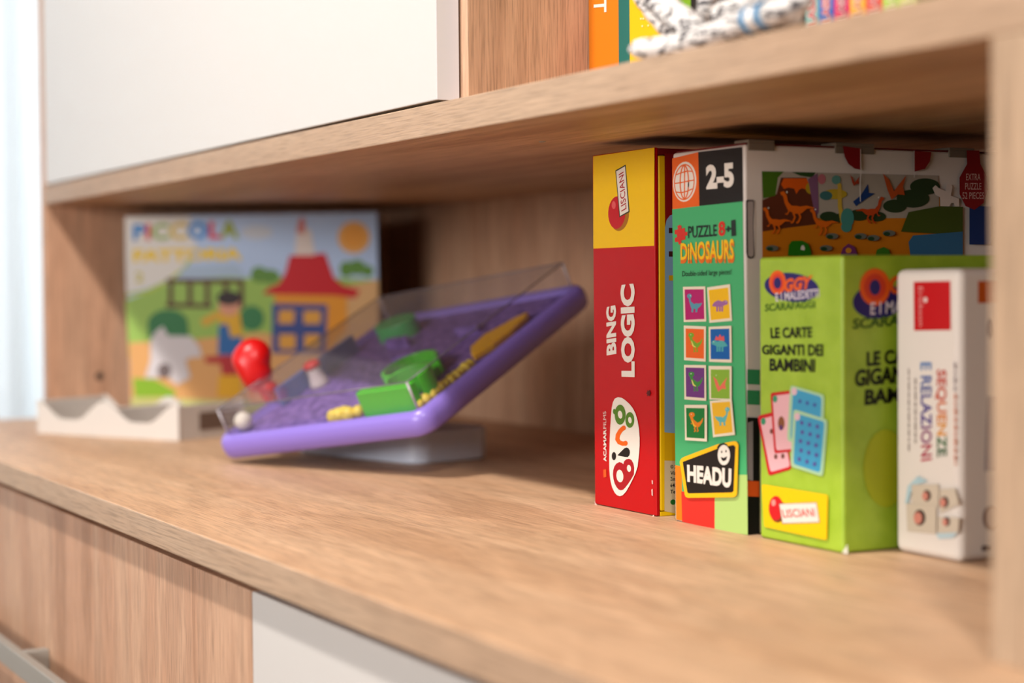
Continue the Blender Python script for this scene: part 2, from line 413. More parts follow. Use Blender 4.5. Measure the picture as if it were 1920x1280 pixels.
# dowel hole in the left side, two tiny chips under the shelf
bm = bmesh.new(); r = bmesh.ops.create_cone(bm, cap_ends=True, segments=20, radius1=.0052, radius2=.0052, depth=.0008, matrix=Matrix.Translation((0.0222, 0.070, 0.0593)) @ Matrix.Rotation(math.pi/2, 4, 'Y'))
link('dowel_hole', bm, dark_hole, lp, bo)['label'] = 'dark dowel hole'
bm = bmesh.new(); ball(bm, (1.1814, 0.1037, 0.2899), .0045, .0022, .0008); link('staple', bm, metal, sh, bo)['label'] = 'small metal staple under the shelf'

# ------------------------------------------------------------------ cartons
def carton_body(x0, x1, y0, y1, z0, z1, m, t, org, bevel=0.0012, name='carton', seg=3):
    bm = bmesh.new(); bx(bm, x0, x1, y0, y1, z0, z1)
    return link(name, bm, m, t, org, bevel=bevel, seg=seg, smooth=True)
RED = ink(200, 18, 26); YEL = ink(248, 200, 4); WHT = ink(236, 226, 214); BLK = ink(28, 22, 20); DKR = ink(140, 16, 24)

# --- red and yellow game box
x0, x1, yf, zt = 1.1753, 1.2661, 0.1531, 0.2808
org = ((x0+x1)/2, 0.25, 0)
t = tag(empty('game_box', org), 'red game box with a yellow top, first upright box in the row', 'game box', 'games standing upright on the worktop')
carton_body(x0, x1, yf+.0036, 0.36, 0.004, zt-.006, plain('carton_yellow', (246, 200, 8), 0.45, 0.2), t, org)
carton_body(x0, x1, yf+.0036, 0.36, 0.0, 0.0036, plain('carton_yellow', (246, 200, 8), 0.45, 0.2), t, org, name='bottom_flap', bevel=0.0006)
carton_body(x0, x1-.0002, yf, yf+.0034, 0.0005, zt, plain('carton_red', (192, 4, 14), 0.42, 0.2), t, org, name='spine_panel', bevel=0.0009)
carton_body(x0+.001, x1-.0006, yf+.0036, 0.355, zt-.0056, zt-.0005, plain('carton_dark_red', (120, 16, 22), 0.5, 0.2), t, org, name='top_flap', bevel=0.0006)
A = Art((0, yf, 0), (0, -1, 0))
A.poly([(1112.2, 293), (1227, 276.5), (1226.5, 460.5), (1112.6, 466)], YEL); A.emit('yellow_band', t)
A.view(1080, 250, 3.2)
A.ell(262, 490, 56, 96, ink(170, 110, 10), 0.1); A.ell(245, 475, 52, 98, ink(200, 20, 34), 0.05); A.ell(226, 430, 12, 24, ink(226, 90, 90))
A.poly([(236, 222), (298, 187), (322, 472), (260, 504)], ink(60, 60, 40)); A.poly([(241, 228), (294, 197), (315, 466), (264, 495)], WHT)
A.text('LISCIANI', [(303, 452), (285, 228), (256, 246), (272, 470)], ink(176, 30, 40), 0.01); A.emit('brand_label', t)
A.text('BING', [(243, 1322), (240, 1030), (181, 1040), (183, 1332)], WHT, 0.045)
A.text('LOGIC', [(353, 1462), (352, 900), (266, 908), (272, 1460)], WHT, 0.05); A.emit('title_lettering', t)
A.view(1120, 720, 5.565)
A.text('ACAMAR', [(95, 806), (93, 470), (62, 474), (64, 812)], WHT, 0.03); A.text('FILMS', [(93, 462), (90, 282), (60, 286), (62, 464)], WHT, -0.004)
A.poly([(62, 892), (92, 888), (94, 968), (64, 974)], ink(226, 90, 30)); A.emit('maker_lettering', t)
A.poly([(215, 135), (255, 142), (290, 165), (335, 205), (370, 250), (400, 310), (420, 380), (435, 470), (441, 560), (441, 640), (436, 720), (420, 860), (398, 930), (370, 990), (335, 1060), (300, 1120), (265, 1158), (235, 1168), (205, 1158), (180, 1130), (156, 1080), (140, 1020), (130, 950), (125, 880), (124, 780), (126, 690), (130, 560), (135, 450), (142, 340), (150, 250), (162, 190), (182, 150)], WHT)
A.poly([(165, 900), (176, 860), (198, 828), (230, 812), (256, 820), (272, 834), (278, 806), (300, 784), (330, 778), (356, 790), (376, 826), (385, 870), (382, 940), (360, 980), (325, 1035), (290, 1080), (268, 1102), (245, 1107), (222, 1100), (200, 1074), (180, 1036), (168, 990), (162, 940)], ink(172, 18, 30))
A.ell(235, 958, 36, 66, WHT, -0.1); A.ell(330, 878, 21, 37, WHT, -0.1)
A.ell(173, 750, 23, 43, BLK); A.poly([(210, 742), (235, 714), (260, 690), (282, 668), (305, 660), (324, 668), (337, 690), (340, 715), (334, 742), (318, 760), (295, 760), (250, 752)], BLK)
OR = ink(238, 100, 14); A.stroke([(276, 452), (240, 486), (214, 530), (208, 574), (228, 606), (264, 620), (296, 616)], 46, OR); A.ell(276, 456, 21, 25, OR); A.ell(294, 616, 22, 26, OR)
GRN = ink(84, 128, 34); A.ell(237, 318, 57, 105, GRN); A.ell(338, 373, 46, 82, GRN); A.ell(176, 285, 14, 28, GRN); A.ell(238, 318, 23, 42, WHT, -.15); A.ell(340, 375, 18, 34, WHT, -.15)
A.emit('round_logo', t)
A.poly([(520, 62), (534, 72), (548, 56), (546, 84), (560, 92), (546, 104), (546, 128), (532, 116), (518, 128), (520, 104), (506, 94), (520, 84)], ink(90, 20, 20)); A.emit('printed_star', t)
A.poly([(566, 1000), (579, 1004), (580, 1044), (568, 1040)], ink(240, 180, 170)); A.emit('scuff_mark', t); A.poly([(564, 1098), (577, 1090), (579, 1166), (566, 1160)], ink(240, 190, 180)); A.emit('scuff_mark', t)
A.poly([(560, 1380), (590, 1362), (594, 1400), (568, 1394)], ink(238, 200, 186)); A.emit('scuff_mark', t); A.poly([(-28, 1210), (-20, 1236), (-2, 1262), (4, 1270), (-26, 1262)], ink(236, 190, 180)); A.emit('scuff_mark', t)
B = Art((x1, 0, 0), (1, 0, 0))
B.poly([(1246, 287), (1266, 289), (1266, 425), (1254, 420), (1247, 425)], DKR)
B.poly([(1247, 426), (1250, 412), (1256, 404), (1266, 400), (1266, 812), (1246, 810)], ink(138, 182, 220)); B.poly([(1246, 810), (1266, 812), (1266, 864), (1246, 863)], ink(226, 180, 14)); B.poly([(1246, 863), (1266, 864), (1266, 962), (1246, 958)], ink(218, 200, 160))
for k, yy in enumerate((872, 884, 895, 907, 919)): B.text(('© 2', 'Via', 'Zona', '640', 'Tel')[k], [(1257, yy+6), (1268, yy+6), (1268, yy-1), (1257, yy-1)], BLK, 0.02)
for yy in (432, 476, 521): B.poly([(1254, yy-5), (1266, yy-5), (1266, yy+5), (1254, yy+5)], ink(70, 30, 30) if yy < 500 else ink(220, 180, 20))
B.ell(1262, 941, 5, 5, ink(30, 110, 40)); B.emit('side_print', t)

# --- green dinosaur puzzle box
x0, x1, yf, zt = 1.2912, 1.3821, 0.1527, 0.2745
org = ((x0+x1)/2, 0.27, 0)
t = tag(empty('puzzle_box', org), 'tall green dinosaur puzzle box with eight picture tiles on its spine', 'puzzle box', 'games standing upright on the worktop')
carton_body(x0, x1, yf, 0.42, 0.0, zt, plain('carton_cream', (226, 216, 208), 0.5, 0.2), t, org, bevel=0.002)
bm = bmesh.new(); bx(bm, x0+.002, x1-.002, yf+.002, .418, zt, zt+.0012); link('lid', bm, plain('carton_dark_red', (120, 16, 22), 0.5, 0.2), t, org, bevel=.0006)
grey_board = plain('grey_board', (120, 106, 90), 0.8)
for a, c, hh in ((0.155, 0.178, .0022), (0.232, 0.268, .0024), (.34, .365, .002)):
    bm = bmesh.new(); bx(bm, x1-.016, x1+.0012, a, c, zt+.0013, zt+.0013+hh); bx(bm, x1-.0006, x1+.0012, a, c, zt-.004, zt+.0015); link('lid_tab', bm, grey_board, t, org, bevel=.0006)
A = Art((0, yf, 0), (0, -1, 0)); A.view(1080, 250, 3.2)
GR = ink(72, 176, 112)
A.view(0, 0, 1)
A.poly([(1260.5, 391), (1392.5, 376.5), (1402, 1002), (1267.5, 973)], GR)
A.poly([(1266, 872), (1278, 874), (1279.5, 976), (1268, 973.5)], ink(246, 128, 22)); A.poly([(1277.5, 921), (1340, 924), (1340, 992.5), (1279, 977.5)], ink(226, 48, 38)); A.poly([(1340, 889), (1401, 890), (1402, 1002.5), (1340, 992.5)], ink(180, 210, 120)); A.emit('spine_print', t)
A.view(1080, 250, 3.2)
A.poly([(577, 150), (733, 112), (740, 435), (579, 455)], ink(236, 100, 26)); A.poly([(733, 112), (998, 80), (1002, 408), (740, 435)], BLK)
A.ell(652, 290, 70, 121, WHT, .06); A.ell(650, 292, 62, 109, ink(236, 100, 26), .06); A.ell(650, 292, 56, 101, WHT, .06)
for k in (.0, .45): 
    pts = [(650 + 56*k*math.cos(a) , 292 + 100*math.sin(a)) for a in [2*math.pi*i/20 for i in range(20)]] if k else [(652, 192), (650, 392)]
    A.stroke(pts, 7, ink(236, 100, 26), close=bool(k))
for dy, w in ((-52, 48), (0, 56), (52, 48)): A.stroke([(650-w, 300+dy), (650-w*.4, 296+dy+8*(dy/52)), (650+w*.4, 286+dy+8*(dy/52)), (650+w, 280+dy)], 7, ink(236, 100, 26))
A.text('2-5', [(782, 338), (948, 322), (945, 172), (778, 190)], WHT, 0.05); A.emit('age_badge', t)
R2 = ink(214, 48, 36)
A.poly([(592, 580), (612, 576), (608, 556), (622, 548), (634, 556), (630, 572), (652, 566), (654, 592), (668, 590), (668, 612), (654, 614), (656, 636), (632, 642), (632, 662), (618, 668), (612, 650), (594, 652), (592, 628), (606, 622), (604, 604), (592, 606)], R2)
A.text('PUZZLE', [(672, 630), (846, 616), (844, 546), (672, 557)], ink(36, 46, 44), 0.02); A.text('8', [(855, 618), (896, 614), (894, 524), (853, 530)], R2, 0.04)
A.text('+', [(897, 592), (929, 588), (929, 554), (897, 558)], ink(36, 46, 44), 0.06); A.text('1', [(932, 618), (960, 614), (956, 516), (930, 522)], ink(36, 46, 44), 0.03)
A.text('DiNOSAURS', [(628, 782), (950, 778), (950, 642), (625, 670)], ink(230, 110, 20), 0.035); A.text('DiNOSAURS', [(628, 760), (946, 754), (946, 632), (628, 658)], ink(250, 196, 20), 0.02)
A.text('Double-sided large pieces!', [(637, 868), (932, 856), (932, 812), (637, 826)], ink(30, 50, 40), 0.0); A.emit('title_lettering', t)
A.view(1260, 520, 4.0)
TL = [([(82, 70), (250, 67), (257, 330), (88, 335)], [(94, 90), (238, 88), (243, 312), (100, 318)], (184, 20, 106), (86, 150, 168), 'long', None, 1),
      ([(262, 75), (435, 50), (450, 325), (280, 340)], [(275, 95), (422, 75), (435, 305), (292, 320)], (244, 190, 10), (160, 100, 160), 'four', None, -1),
      ([(88, 360), (255, 367), (253, 632), (90, 620)], [(102, 382), (240, 388), (240, 610), (104, 600)], (240, 100, 22), (120, 170, 40), 'raptor', (230, 220, 110), 1),
      ([(275, 370), (445, 362), (448, 638), (278, 632)], [(288, 388), (430, 383), (434, 615), (290, 612)], (10, 96, 172), (80, 170, 170), 'four', None, 1),
      ([(90, 655), (255, 657), (257, 925), (93, 915)], [(102, 675), (243, 678), (243, 905), (106, 893)], (110, 52, 126), (60, 140, 56), 'raptor', (232, 222, 120), 1),
      ([(275, 663), (447, 665), (447, 920), (280, 915)], [(290, 690), (432, 690), (433, 910), (293, 905)], (136, 180, 54), (236, 112, 90), 'wings', None, 1),
      ([(93, 955), (262, 955), (262, 1230), (98, 1220)], [(106, 978), (245, 980), (245, 1208), (110, 1200)], (20, 122, 52), (234, 130, 22), 'raptor', (250, 200, 60), 1),
      ([(283, 925), (447, 912), (472, 1180), (308, 1198)], [(297, 940), (435, 930), (455, 1160), (320, 1178)], (240, 186, 40), (96, 184, 186), 'long', None, -1)]
for o_, i_, bgc, dc, kind, belly, fl in TL:
    A.poly(o_, ink(240, 226, 200)); A.poly(i_, ink(*bgc))
    cx = sum(p[0] for p in i_)/4; cy = sum(p[1] for p in i_)/4
    A.dino(cx, cy, 128, ink(*dc), ink(*belly) if belly else None, kind, fl)
    if dc == (80, 170, 170): A.poly([(cx-40, cy-30), (cx-30, cy-62), (cx-14, cy-48), (cx, cy-76), (cx+12, cy-52), (cx+28, cy-64), (cx+34, cy-24)], ink(226, 90, 90))
    A.emit('picture_tile', t)
A.view(1080, 640, 3.2)
A.poly([(622, 722), (630, 704), (644, 694), (850, 616), (945, 598), (962, 600), (974, 618), (966, 912), (960, 926), (944, 934), (672, 938), (658, 932), (652, 918)], ink(250, 190, 20)); A.poly([(640, 722), (850, 642), (945, 620), (957, 632), (946, 896), (936, 906), (676, 911), (668, 904)], BLK)
A.text('HEADU', [(668, 842), (930, 880), (932, 762), (666, 738)], WHT, 0.05)
A.stroke([(848, 640), (862, 620), (884, 612), (906, 622)], 10, BLK); A.ell(887, 681, 42, 68, BLK); A.ell(887, 681, 37, 61, WHT)
A.ell(874, 662, 4, 8, BLK); A.ell(900, 658, 4, 8, BLK); A.poly([(868, 692), (886, 698), (908, 688), (900, 712), (884, 718), (874, 710)], BLK); A.emit('maker_logo', t)
B = Art((x1, 0, 0), (1, 0, 0)); B.view(1380, 240, 3.5556)
SL = ink(80, 70, 68)
B.view(1380, 240, 4.9214)
B.stroke([(168, 668), (172, 1000), (168, 1196)], 10, ink(240, 232, 226))
B.poly([(92, 670), (106, 660), (160, 662), (170, 676), (170, 700), (164, 900), (172, 1180), (160, 1200), (130, 1206), (104, 1192), (94, 1150)], SL); B.poly([(106, 690), (118, 676), (156, 676), (160, 690), (158, 900), (162, 1176), (140, 1190), (112, 1176)], ink(178, 166, 162)); B.emit('thumb_slot', t)
B.view(0, 0, 1)
for c_, ya, yb in (((60, 150, 96), 692, 720), ((60, 150, 96), 731, 758), ((24, 22, 20), 782, 905), ((228, 90, 30), 901, 930), ((24, 22, 20), 930, 1003)):
    B.poly([(1401, ya), (1424, ya+1), (1424, yb+1), (1401, yb)], ink(*c_))
B.poly([(1402, 792), (1412, 789), (1412, 901), (1402, 899)], ink(150, 140, 138)); B.emit('side_stripes', t)
B.view(1380, 240, 3.5556)
DK = [(150, 82, 20), (84, 40, 24)]
B.poly([(172, 288), (1350, 316), (1360, 520), (1512, 525), (1512, 900), (176, 900)], ink(206, 120, 16))          # sand
B.poly([(172, 288), (1350, 316), (1356, 600), (1100, 600), (540, 600), (380, 660), (176, 690)], ink(176, 164, 150))   # sky
B.poly([(176, 690), (176, 480), (270, 440), (300, 330), (470, 330), (530, 480), (545, 640), (380, 660)], ink(96, 46, 28))
B.poly([(300, 375), (318, 335), (470, 335), (496, 390), (470, 412), (440, 400), (420, 412), (402, 440), (388, 404), (350, 396), (320, 406)], ink(222, 92, 14))
B.poly([(172, 288), (318, 290), (280, 330), (262, 450), (180, 470)], ink(70, 110, 24)); B.poly([(370, 292), (530, 296), (510, 330), (430, 318)], ink(40, 74, 32)); B.ell(500, 400, 36, 40, ink(180, 150, 30))
B.poly([(480, 340), (545, 300), (552, 560), (530, 600)], ink(130, 88, 120)); B.ell(572, 340, 26, 34, ink(190, 110, 120))
for cx, cy, r in ((620, 590, 62), (700, 600, 58), (820, 580, 70), (940, 590, 60), (1060, 520, 80), (1180, 470, 110), (1260, 390, 100)): B.ell(cx, cy, r, r*.55, ink(40, 62, 34))
B.ell(660, 440, 80, 34, ink(190, 160, 40)); B.ell(600, 450, 42, 30, ink(60, 110, 110)); B.poly([(780, 490), (830, 450), (880, 372), (884, 430), (925, 436), (870, 470), (800, 520)], ink(24, 60, 120))
B.stroke([(665, 350), (690, 380), (692, 520), (712, 630)], [30, 26, 28, 30], ink(206, 170, 60)); B.ell(668, 345, 30, 30, ink(96, 150, 140)); B.ell(742, 600, 44, 66, ink(70, 140, 130)); B.ell(736, 660, 36, 34, ink(70, 140, 130))
O2 = ink(226, 104, 18)
B.dino(395, 545, 230, O2, None, 'run', 1); B.dino(262, 630, 190, O2, None, 'run', 1); B.dino(575, 640, 190, O2, None, 'run', 1); B.dino(905, 560, 190, ink(196, 70, 20), None, 'run', -1); B.dino(1060, 390, 190, ink(190, 80, 30), None, 'wings', 1); B.dino(795, 350, 80, ink(170, 60, 30), None, 'wings', 1)
B.poly([(1100, 690), (1150, 560), (1360, 520), (1512, 525), (1512, 720), (1300, 700)], ink(66, 84, 24)); B.poly([(1150, 760), (1180, 716), (1512, 690), (1512, 900), (1170, 900)], ink(50, 106, 146))
B.poly([(345, 850), (352, 780), (372, 752), (440, 750), (482, 772), (500, 820), (502, 850)], ink(36, 120, 20)); B.poly([(430, 810), (436, 784), (450, 780), (460, 800), (456, 816)], WHT)
B.poly([(695, 850), (712, 800), (750, 770), (790, 792), (812, 850)], ink(120, 50, 110)); B.ell(750, 816, 20, 18, ink(226, 150, 40)); B.poly([(930, 850), (940, 810), (985, 792), (1020, 810), (1030, 850)], ink(60, 120, 30))
for cx, cy in ((240, 800), (600, 800), (640, 720), (830, 720), (1020, 700), (915, 732)): B.ell(cx, cy, 42, 20, ink(110, 110, 100)); B.ell(cx-14, cy+6, 22, 14, ink(30, 66, 40))
B.poly([(1310, 400), (1330, 380), (1352, 400), (1400, 420), (1404, 380), (1430, 370), (1442, 396), (1432, 450), (1486, 470), (1488, 522), (1460, 520), (1452, 500), (1434, 500), (1424, 522), (1362, 520), (1360, 460), (1330, 446)], ink(226, 210, 200))
B.poly([(1556, 520), (1700, 522), (1700, 776), (1556, 776)], ink(16, 50, 110)); B.emit('puzzle_picture', t)
B.poly([(712, 120), (830, 136), (830, 278), (790, 270), (750, 240), (724, 190)], DKR); B.emit('die_cut_flap', t); B.poly([(1186, 150), (1302, 160), (1294, 220), (1260, 272), (1186, 292)], DKR)
B.emit('die_cut_flap', t); B.stroke([(831, 140), (832, 290), (826, 400), (830, 490)], 5, ink(238, 230, 224)); B.emit('flap_crease', t); B.stroke([(1188, 150), (1188, 330)], 4, ink(238, 230, 224)); B.emit('flap_crease', t)
B.poly([(1538, 150), (1622, 150), (1630, 240), (1670, 320), (1680, 410), (1650, 500), (1590, 545), (1530, 520), (1490, 440), (1490, 330), (1540, 240)], DKR)
PL = ink(226, 190, 180)
for k, s_ in enumerate(('EXTRA', 'PUZZLE', '52 PIECES')):
    yb = 348 + k*62; w = (48, 54, 72)[k]; B.text(s_, [(1582-w, yb), (1582+w, yb), (1582+w, yb-44), (1582-w, yb-44)], PL, 0.0)
B.emit('round_badge', t)

# --- green card game box
x0, x1, yf, zt = 1.3973, 1.4882, 0.153, 0.1951
org = ((x0+x1)/2, 0.24, 0)
t = tag(empty('card_game_box', org), 'lime green card game box, knee-high to the dinosaur puzzle beside it', 'game box', 'games standing upright on the worktop')
t['label'] = 'lime green box with printed playing cards beside the taller dinosaur puzzle'
lime = speckled('carton_lime', (152, 186, 34), (172, 204, 56), 70, 0.45, 0.5)
carton_body(x0, x1, yf, 0.33, 0.0, zt, lime, t, org, bevel=0.0024)
A = Art((0, yf, 0), (0, -1, 0)); A.view(1380, 460, 3.692)
NV = ink(44, 36, 108); OG = ink(242, 100, 24)
A.ell(385, 290, 190, 100, NV, .12); A.text('GGY', [(330, 328), (512, 300), (532, 205), (338, 232)], OG, 0.05)
A.ell(287, 256, 58, 84, OG); A.ell(287, 258, 42, 62, ink(226, 66, 40)); A.ell(287, 260, 26, 40, NV)
A.text('E I MALEDETTI', [(275, 388), (577, 358), (575, 300), (272, 330)], ink(226, 216, 226), 0.02)
A.text('SCARAFAGGI', [(198, 458), (548, 432), (545, 382), (202, 405)], ink(70, 110, 34), 0.02); A.emit('series_logo', t)
for s_, q in (('LE CARTE', [(240, 645), (525, 638), (527, 562), (236, 568)]), ('GIGANTI DEI', [(180, 755), (602, 768), (602, 682), (178, 688)]), ('BAMBINI', [(232, 868), (545, 878), (548, 785), (232, 782)])):
    A.text(s_, q, ink(20, 20, 14), 0.035)
A.emit('title_lettering', t)
A.view(1380, 720, 3.556)
CR = ink(206, 28, 36); PK = ink(238, 184, 190); LG = ink(176, 214, 170); CB = ink(66, 160, 200)
def rcard(q, m, r=0.09):
    p = []
    for i in range(4):
        a, b_, c_ = Vector(q[i-1]), Vector(q[i]), Vector(q[(i+1) % 4])
        e, f_ = b_.lerp(a, r), b_.lerp(c_, r)
        p += [tuple(e), tuple(e.lerp(b_, .6).lerp(f_.lerp(b_, .6), .5)), tuple(f_)]
    A.poly(p, m)
def pips(q, n, m, rx, ry):
    for i in range(n[0]):
        for j in range(n[1]):
            u = (i+.6+.15*(j % 2))/(n[0]+.3); v = (j+.5)/n[1]
            p = Vector(q[0])*(1-u)*(1-v)+Vector(q[1])*u*(1-v)+Vector(q[2])*u*v+Vector(q[3])*(1-u)*v
            A.ell(p.x, p.y, rx, ry, m, n=8)
rcard([(143, 212), (300, 172), (372, 566), (216, 612)], CR); rcard([(160, 234), (296, 200), (360, 548), (230, 586)], PK); A.ell(182, 248, 16, 24, ink(60, 150, 110)); pips([(200, 230), (300, 230), (350, 560), (240, 570)], (2, 2), ink(120, 70, 60), 12, 18); A.emit('printed_card', t)
rcard([(228, 58), (380, 40), (398, 446), (255, 462)], CR); rcard([(243, 78), (376, 62), (388, 430), (268, 442)], PK); A.ell(260, 98, 16, 24, ink(60, 150, 110)); A.ell(302, 260, 22, 46, ink(140, 84, 50)); A.ell(300, 290, 12, 18, ink(90, 50, 110)); A.emit('printed_card', t)
rcard([(362, 4), (590, 72), (576, 420), (340, 380)], LG); rcard([(380, 28), (572, 84), (560, 400), (362, 366)], CB); A.ell(388, 48, 18, 26, ink(230, 190, 200)); pips([(400, 60), (560, 100), (550, 380), (380, 340)], (3, 3), ink(70, 90, 160), 12, 14); A.emit('printed_card', t)
rcard([(382, 164), (612, 238), (580, 616), (362, 548)], LG); rcard([(400, 194), (592, 250), (562, 592), (382, 532)], CB); A.ell(408, 216, 18, 26, ink(230, 190, 200)); pips([(410, 220), (580, 260), (556, 575), (390, 520)], (3, 5), ink(90, 80, 156), 12, 15); A.emit('printed_card', t)
rcard([(172, 666), (612, 738), (606, 1040), (188, 950)], YEL, .04); A.ell(278, 845, 52, 78, ink(120, 60, 20)); A.ell(266, 826, 48, 82, ink(212, 26, 34)); A.ell(250, 790, 14, 22, ink(240, 150, 140))
A.poly([(286, 796), (538, 786), (560, 924), (308, 932)], ink(120, 110, 90)); A.poly([(290, 800), (534, 792), (553, 918), (312, 926)], WHT); A.text('LISCIANI', [(316, 890), (528, 882), (520, 826), (304, 836)], ink(206, 50, 40), 0.015); A.emit('brand_label', t)
B = Art((x1, 0, 0), (1, 0, 0)); B.view(1380, 460, 3.692)
B.ell(985, 385, 178, 122, NV, -.1); B.text('GGY', [(1060, 340), (1340, 330), (1340, 200), (1062, 210)], OG, 0.05)
B.ell(962, 288, 106, 130, OG); B.ell(962, 288, 76, 94, ink(214, 64, 30)); B.ell(962, 290, 38, 54, NV)
B.text('E I MALEDETTI', [(930, 480), (1440, 440), (1440, 350), (932, 396)], ink(226, 216, 226), 0.02); B.text('SCARAFAGGI', [(806, 580), (1420, 530), (1420, 450), (812, 508)], ink(60, 96, 30), 0.02); B.emit('series_logo', t)
for s_, q in (('LE CARTE', [(905, 838), (1330, 800), (1330, 700), (905, 735)]), ('GIGANTI DEI', [(820, 980), (1440, 920), (1440, 800), (828, 860)]), ('BAMBINI', [(890, 1106), (1370, 1060), (1370, 960), (895, 998)])):
    B.text(s_, q, ink(20, 20, 14), 0.035)
B.emit('title_lettering', t)
B.view(1380, 720, 3.556)
B.ell(1000, 560, 150, 260, ink(176, 188, 36)); B.emit('yellow_patch', t)
A.view(1380, 720, 3.556); A.poly([(706, 1122), (728, 1092), (742, 1068), (746, 1134)], ink(226, 222, 206)); A.emit('worn_corner', t)

# --- white box at the end of the row
x0, x1, yf, zt = 1.4952, 1.5567, 0.190, 0.1855
org = ((x0+x1)/2, 0.27, 0)
t = tag(empty('game_box', org), 'small cream white box with a red square, last box in the row', 'game box', 'games standing upright on the worktop')
carton_body(x0, x1, yf, 0.34, 0.0, zt, plain('carton_white', (246, 236, 226), 0.4, 0.2), t, org, bevel=0.0055, seg=4)
A = Art((0, yf, 0), (0, -1, 0)); A.view(1660, 480, 2.1346)
A.poly([(113, 103), (260, 99), (262, 296), (115, 298)], ink(206, 22, 30)); A.text('Erickson', [(132, 122), (134, 282), (152, 280), (150, 124)], ink(238, 170, 165), 0.0); A.ell(160, 175, 8, 11, ink(240, 220, 214)); A.emit('red_logo', t)
A.text('SEQUENZE', [(199, 452), (199, 806), (246, 800), (244, 455)], WHT, 0.025, colors=[ink(206, 66, 48), ink(206, 66, 48), ink(214, 84, 54), ink(224, 120, 70), ink(232, 140, 60), ink(236, 160, 60), ink(70, 120, 74), ink(70, 110, 74)])
A.text('E RELAZIONI', [(140, 425), (142, 822), (186, 815), (184, 425)], WHT, 0.02, colors=[ink(80, 130, 190), ink(70, 100, 170), ink(70, 90, 160), ink(80, 76, 154), ink(84, 70, 150), ink(90, 66, 150), ink(130, 60, 130), ink(150, 60, 120), ink(190, 64, 90), ink(200, 64, 90)]); A.emit('title_lettering', t)
def dashes(x, y0, y1, w, m):                    # lettering too small to read in the photo: word-long marks
    y = y0; k = 0
    while y < y1 - 6:
        n = min(y1, y + (26, 14, 34, 20)[k % 4]); A.stroke([(x, y), (x + (n-y)*.02, n)], w, m); y = n + 7; k += 1
    A.emit('small_lettering', t)
dashes(93, 450, 780, 5, ink(160, 146, 138)); dashes(119, 488, 748, 5, ink(160, 146, 138)); dashes(277, 425, 545, 6, ink(166, 156, 164)); dashes(279, 550, 835, 6, ink(226, 130, 96))
A.poly([(130, 880), (170, 900), (110, 920), (90, 990), (78, 990), (90, 920)], ink(188, 218, 226)); A.emit('blue_tint', t)
A.poly([(200, 1108), (296, 1100), (270, 1128), (214, 1132)], ink(198, 220, 226)); A.emit('blue_tint', t)
CD = ink(222, 207, 186)
for q, c_, r in (([(105, 914), (214, 912), (214, 1008), (106, 1002)], (163, 958), 17), ([(216, 932), (280, 928), (296, 992), (218, 1030)], (234, 984), 17), ([(84, 988), (206, 996), (204, 1112), (88, 1100)], (134, 1046), 24), ([(210, 1042), (296, 1046), (292, 1106), (208, 1108)], (242, 1062), 14)):
    A.poly(q, ink(202, 186, 168)); cx = sum(p[0] for p in q)/4; cy = sum(p[1] for p in q)/4
    A.poly([(cx+(p[0]-cx)*.965, cy+(p[1]-cy)*.965) for p in q], CD); A.ell(c_[0]+3, c_[1], r, r*1.35, ink(70, 50, 46)); A.ell(c_[0]-4, c_[1]+2, r*.7, r*1.0, ink(226, 146, 128))
    A.emit('picture_card', t)
B = Art((x1, 0, 0), (1, 0, 0)); B.view(1660, 480, 2.1346)
B.poly([(371, 100), (450, 98), (450, 186), (371, 188)], ink(214, 96, 30)); B.emit('orange_square', t); B.ell(416, 290, 10, 40, ink(70, 60, 100)); B.emit('side_print', t); B.poly([(406, 560), (440, 560), (440, 860), (396, 860)], ink(180, 170, 176)); B.emit('side_print', t); B.ell(420, 1048, 30, 50, ink(150, 120, 108)); B.ell(424, 1046, 22, 40, ink(206, 182, 168)); B.emit('round_emblem', t); B.poly([(384, 1162), (400, 1156), (420, 1160), (418, 1178), (386, 1180)], ink(110, 90, 86)); B.emit('small_mark', t)

# ------------------------------------------------------------------ farm building-blocks box leaning across the left corner
pl = Vector((0.070, 0.097, 0)); pr_ = Vector((0.235, 0.385, 0)); hz = 0.2737
e1 = (pr_-pl).normalized(); nrm = Vector((e1.y, -e1.x, 0)); wid = (pr_-pl).length
org = tuple((pl+pr_)/2 - nrm*0.024)
t = tag(empty('toy_box', org), 'wide farm building block box standing across the left corner', 'toy box')
bm = bmesh.new(); obx(bm, pl, e1, nrm, Vector((0, 0, 1)), (0, wid), (-.046, 0), (0, hz)); link('carton', bm, plain('carton_blue_grey', (70, 66, 80), 0.5, 0.2), t, org, bevel=.0012, smooth=True)
A = Art(pl, nrm); A.view(200, 380, 3.048); A.zmin = 0.0006
A.poly([(104, 80), (1545, 55), (1560, 1300), (140, 1300)], ink(188, 212, 248))
A.ell(860, 170, 90, 40, ink(206, 214, 226)); A.poly([(108, 560), (330, 470), (560, 420), (820, 430), (1100, 420), (1300, 430), (1552, 440), (1556, 900), (130, 900)], ink(158, 196, 92))
A.poly([(104, 80), (470, 76), (520, 200), (480, 300), (420, 390), (330, 450), (220, 490), (112, 515)], ink(232, 230, 226)); A.stroke([(112, 530), (230, 505), (340, 455), (440, 380), (480, 320)], 18, ink(190, 206, 80))
A.poly([(1380, 470), (1552, 440), (1556, 900), (1200, 900)], ink(222, 176, 120)); A.poly([(128, 800), (500, 780), (900, 740), (1240, 860), (1560, 700), (1560, 1300), (140, 1300)], ink(232, 174, 108))
A.poly([(150, 1000), (280, 1010), (400, 1080), (380, 1110), (160, 1110)], ink(140, 186, 40)); A.poly([(140, 1110), (800, 1130), (1560, 1100), (1560, 1300), (140, 1300)], ink(206, 206, 130))
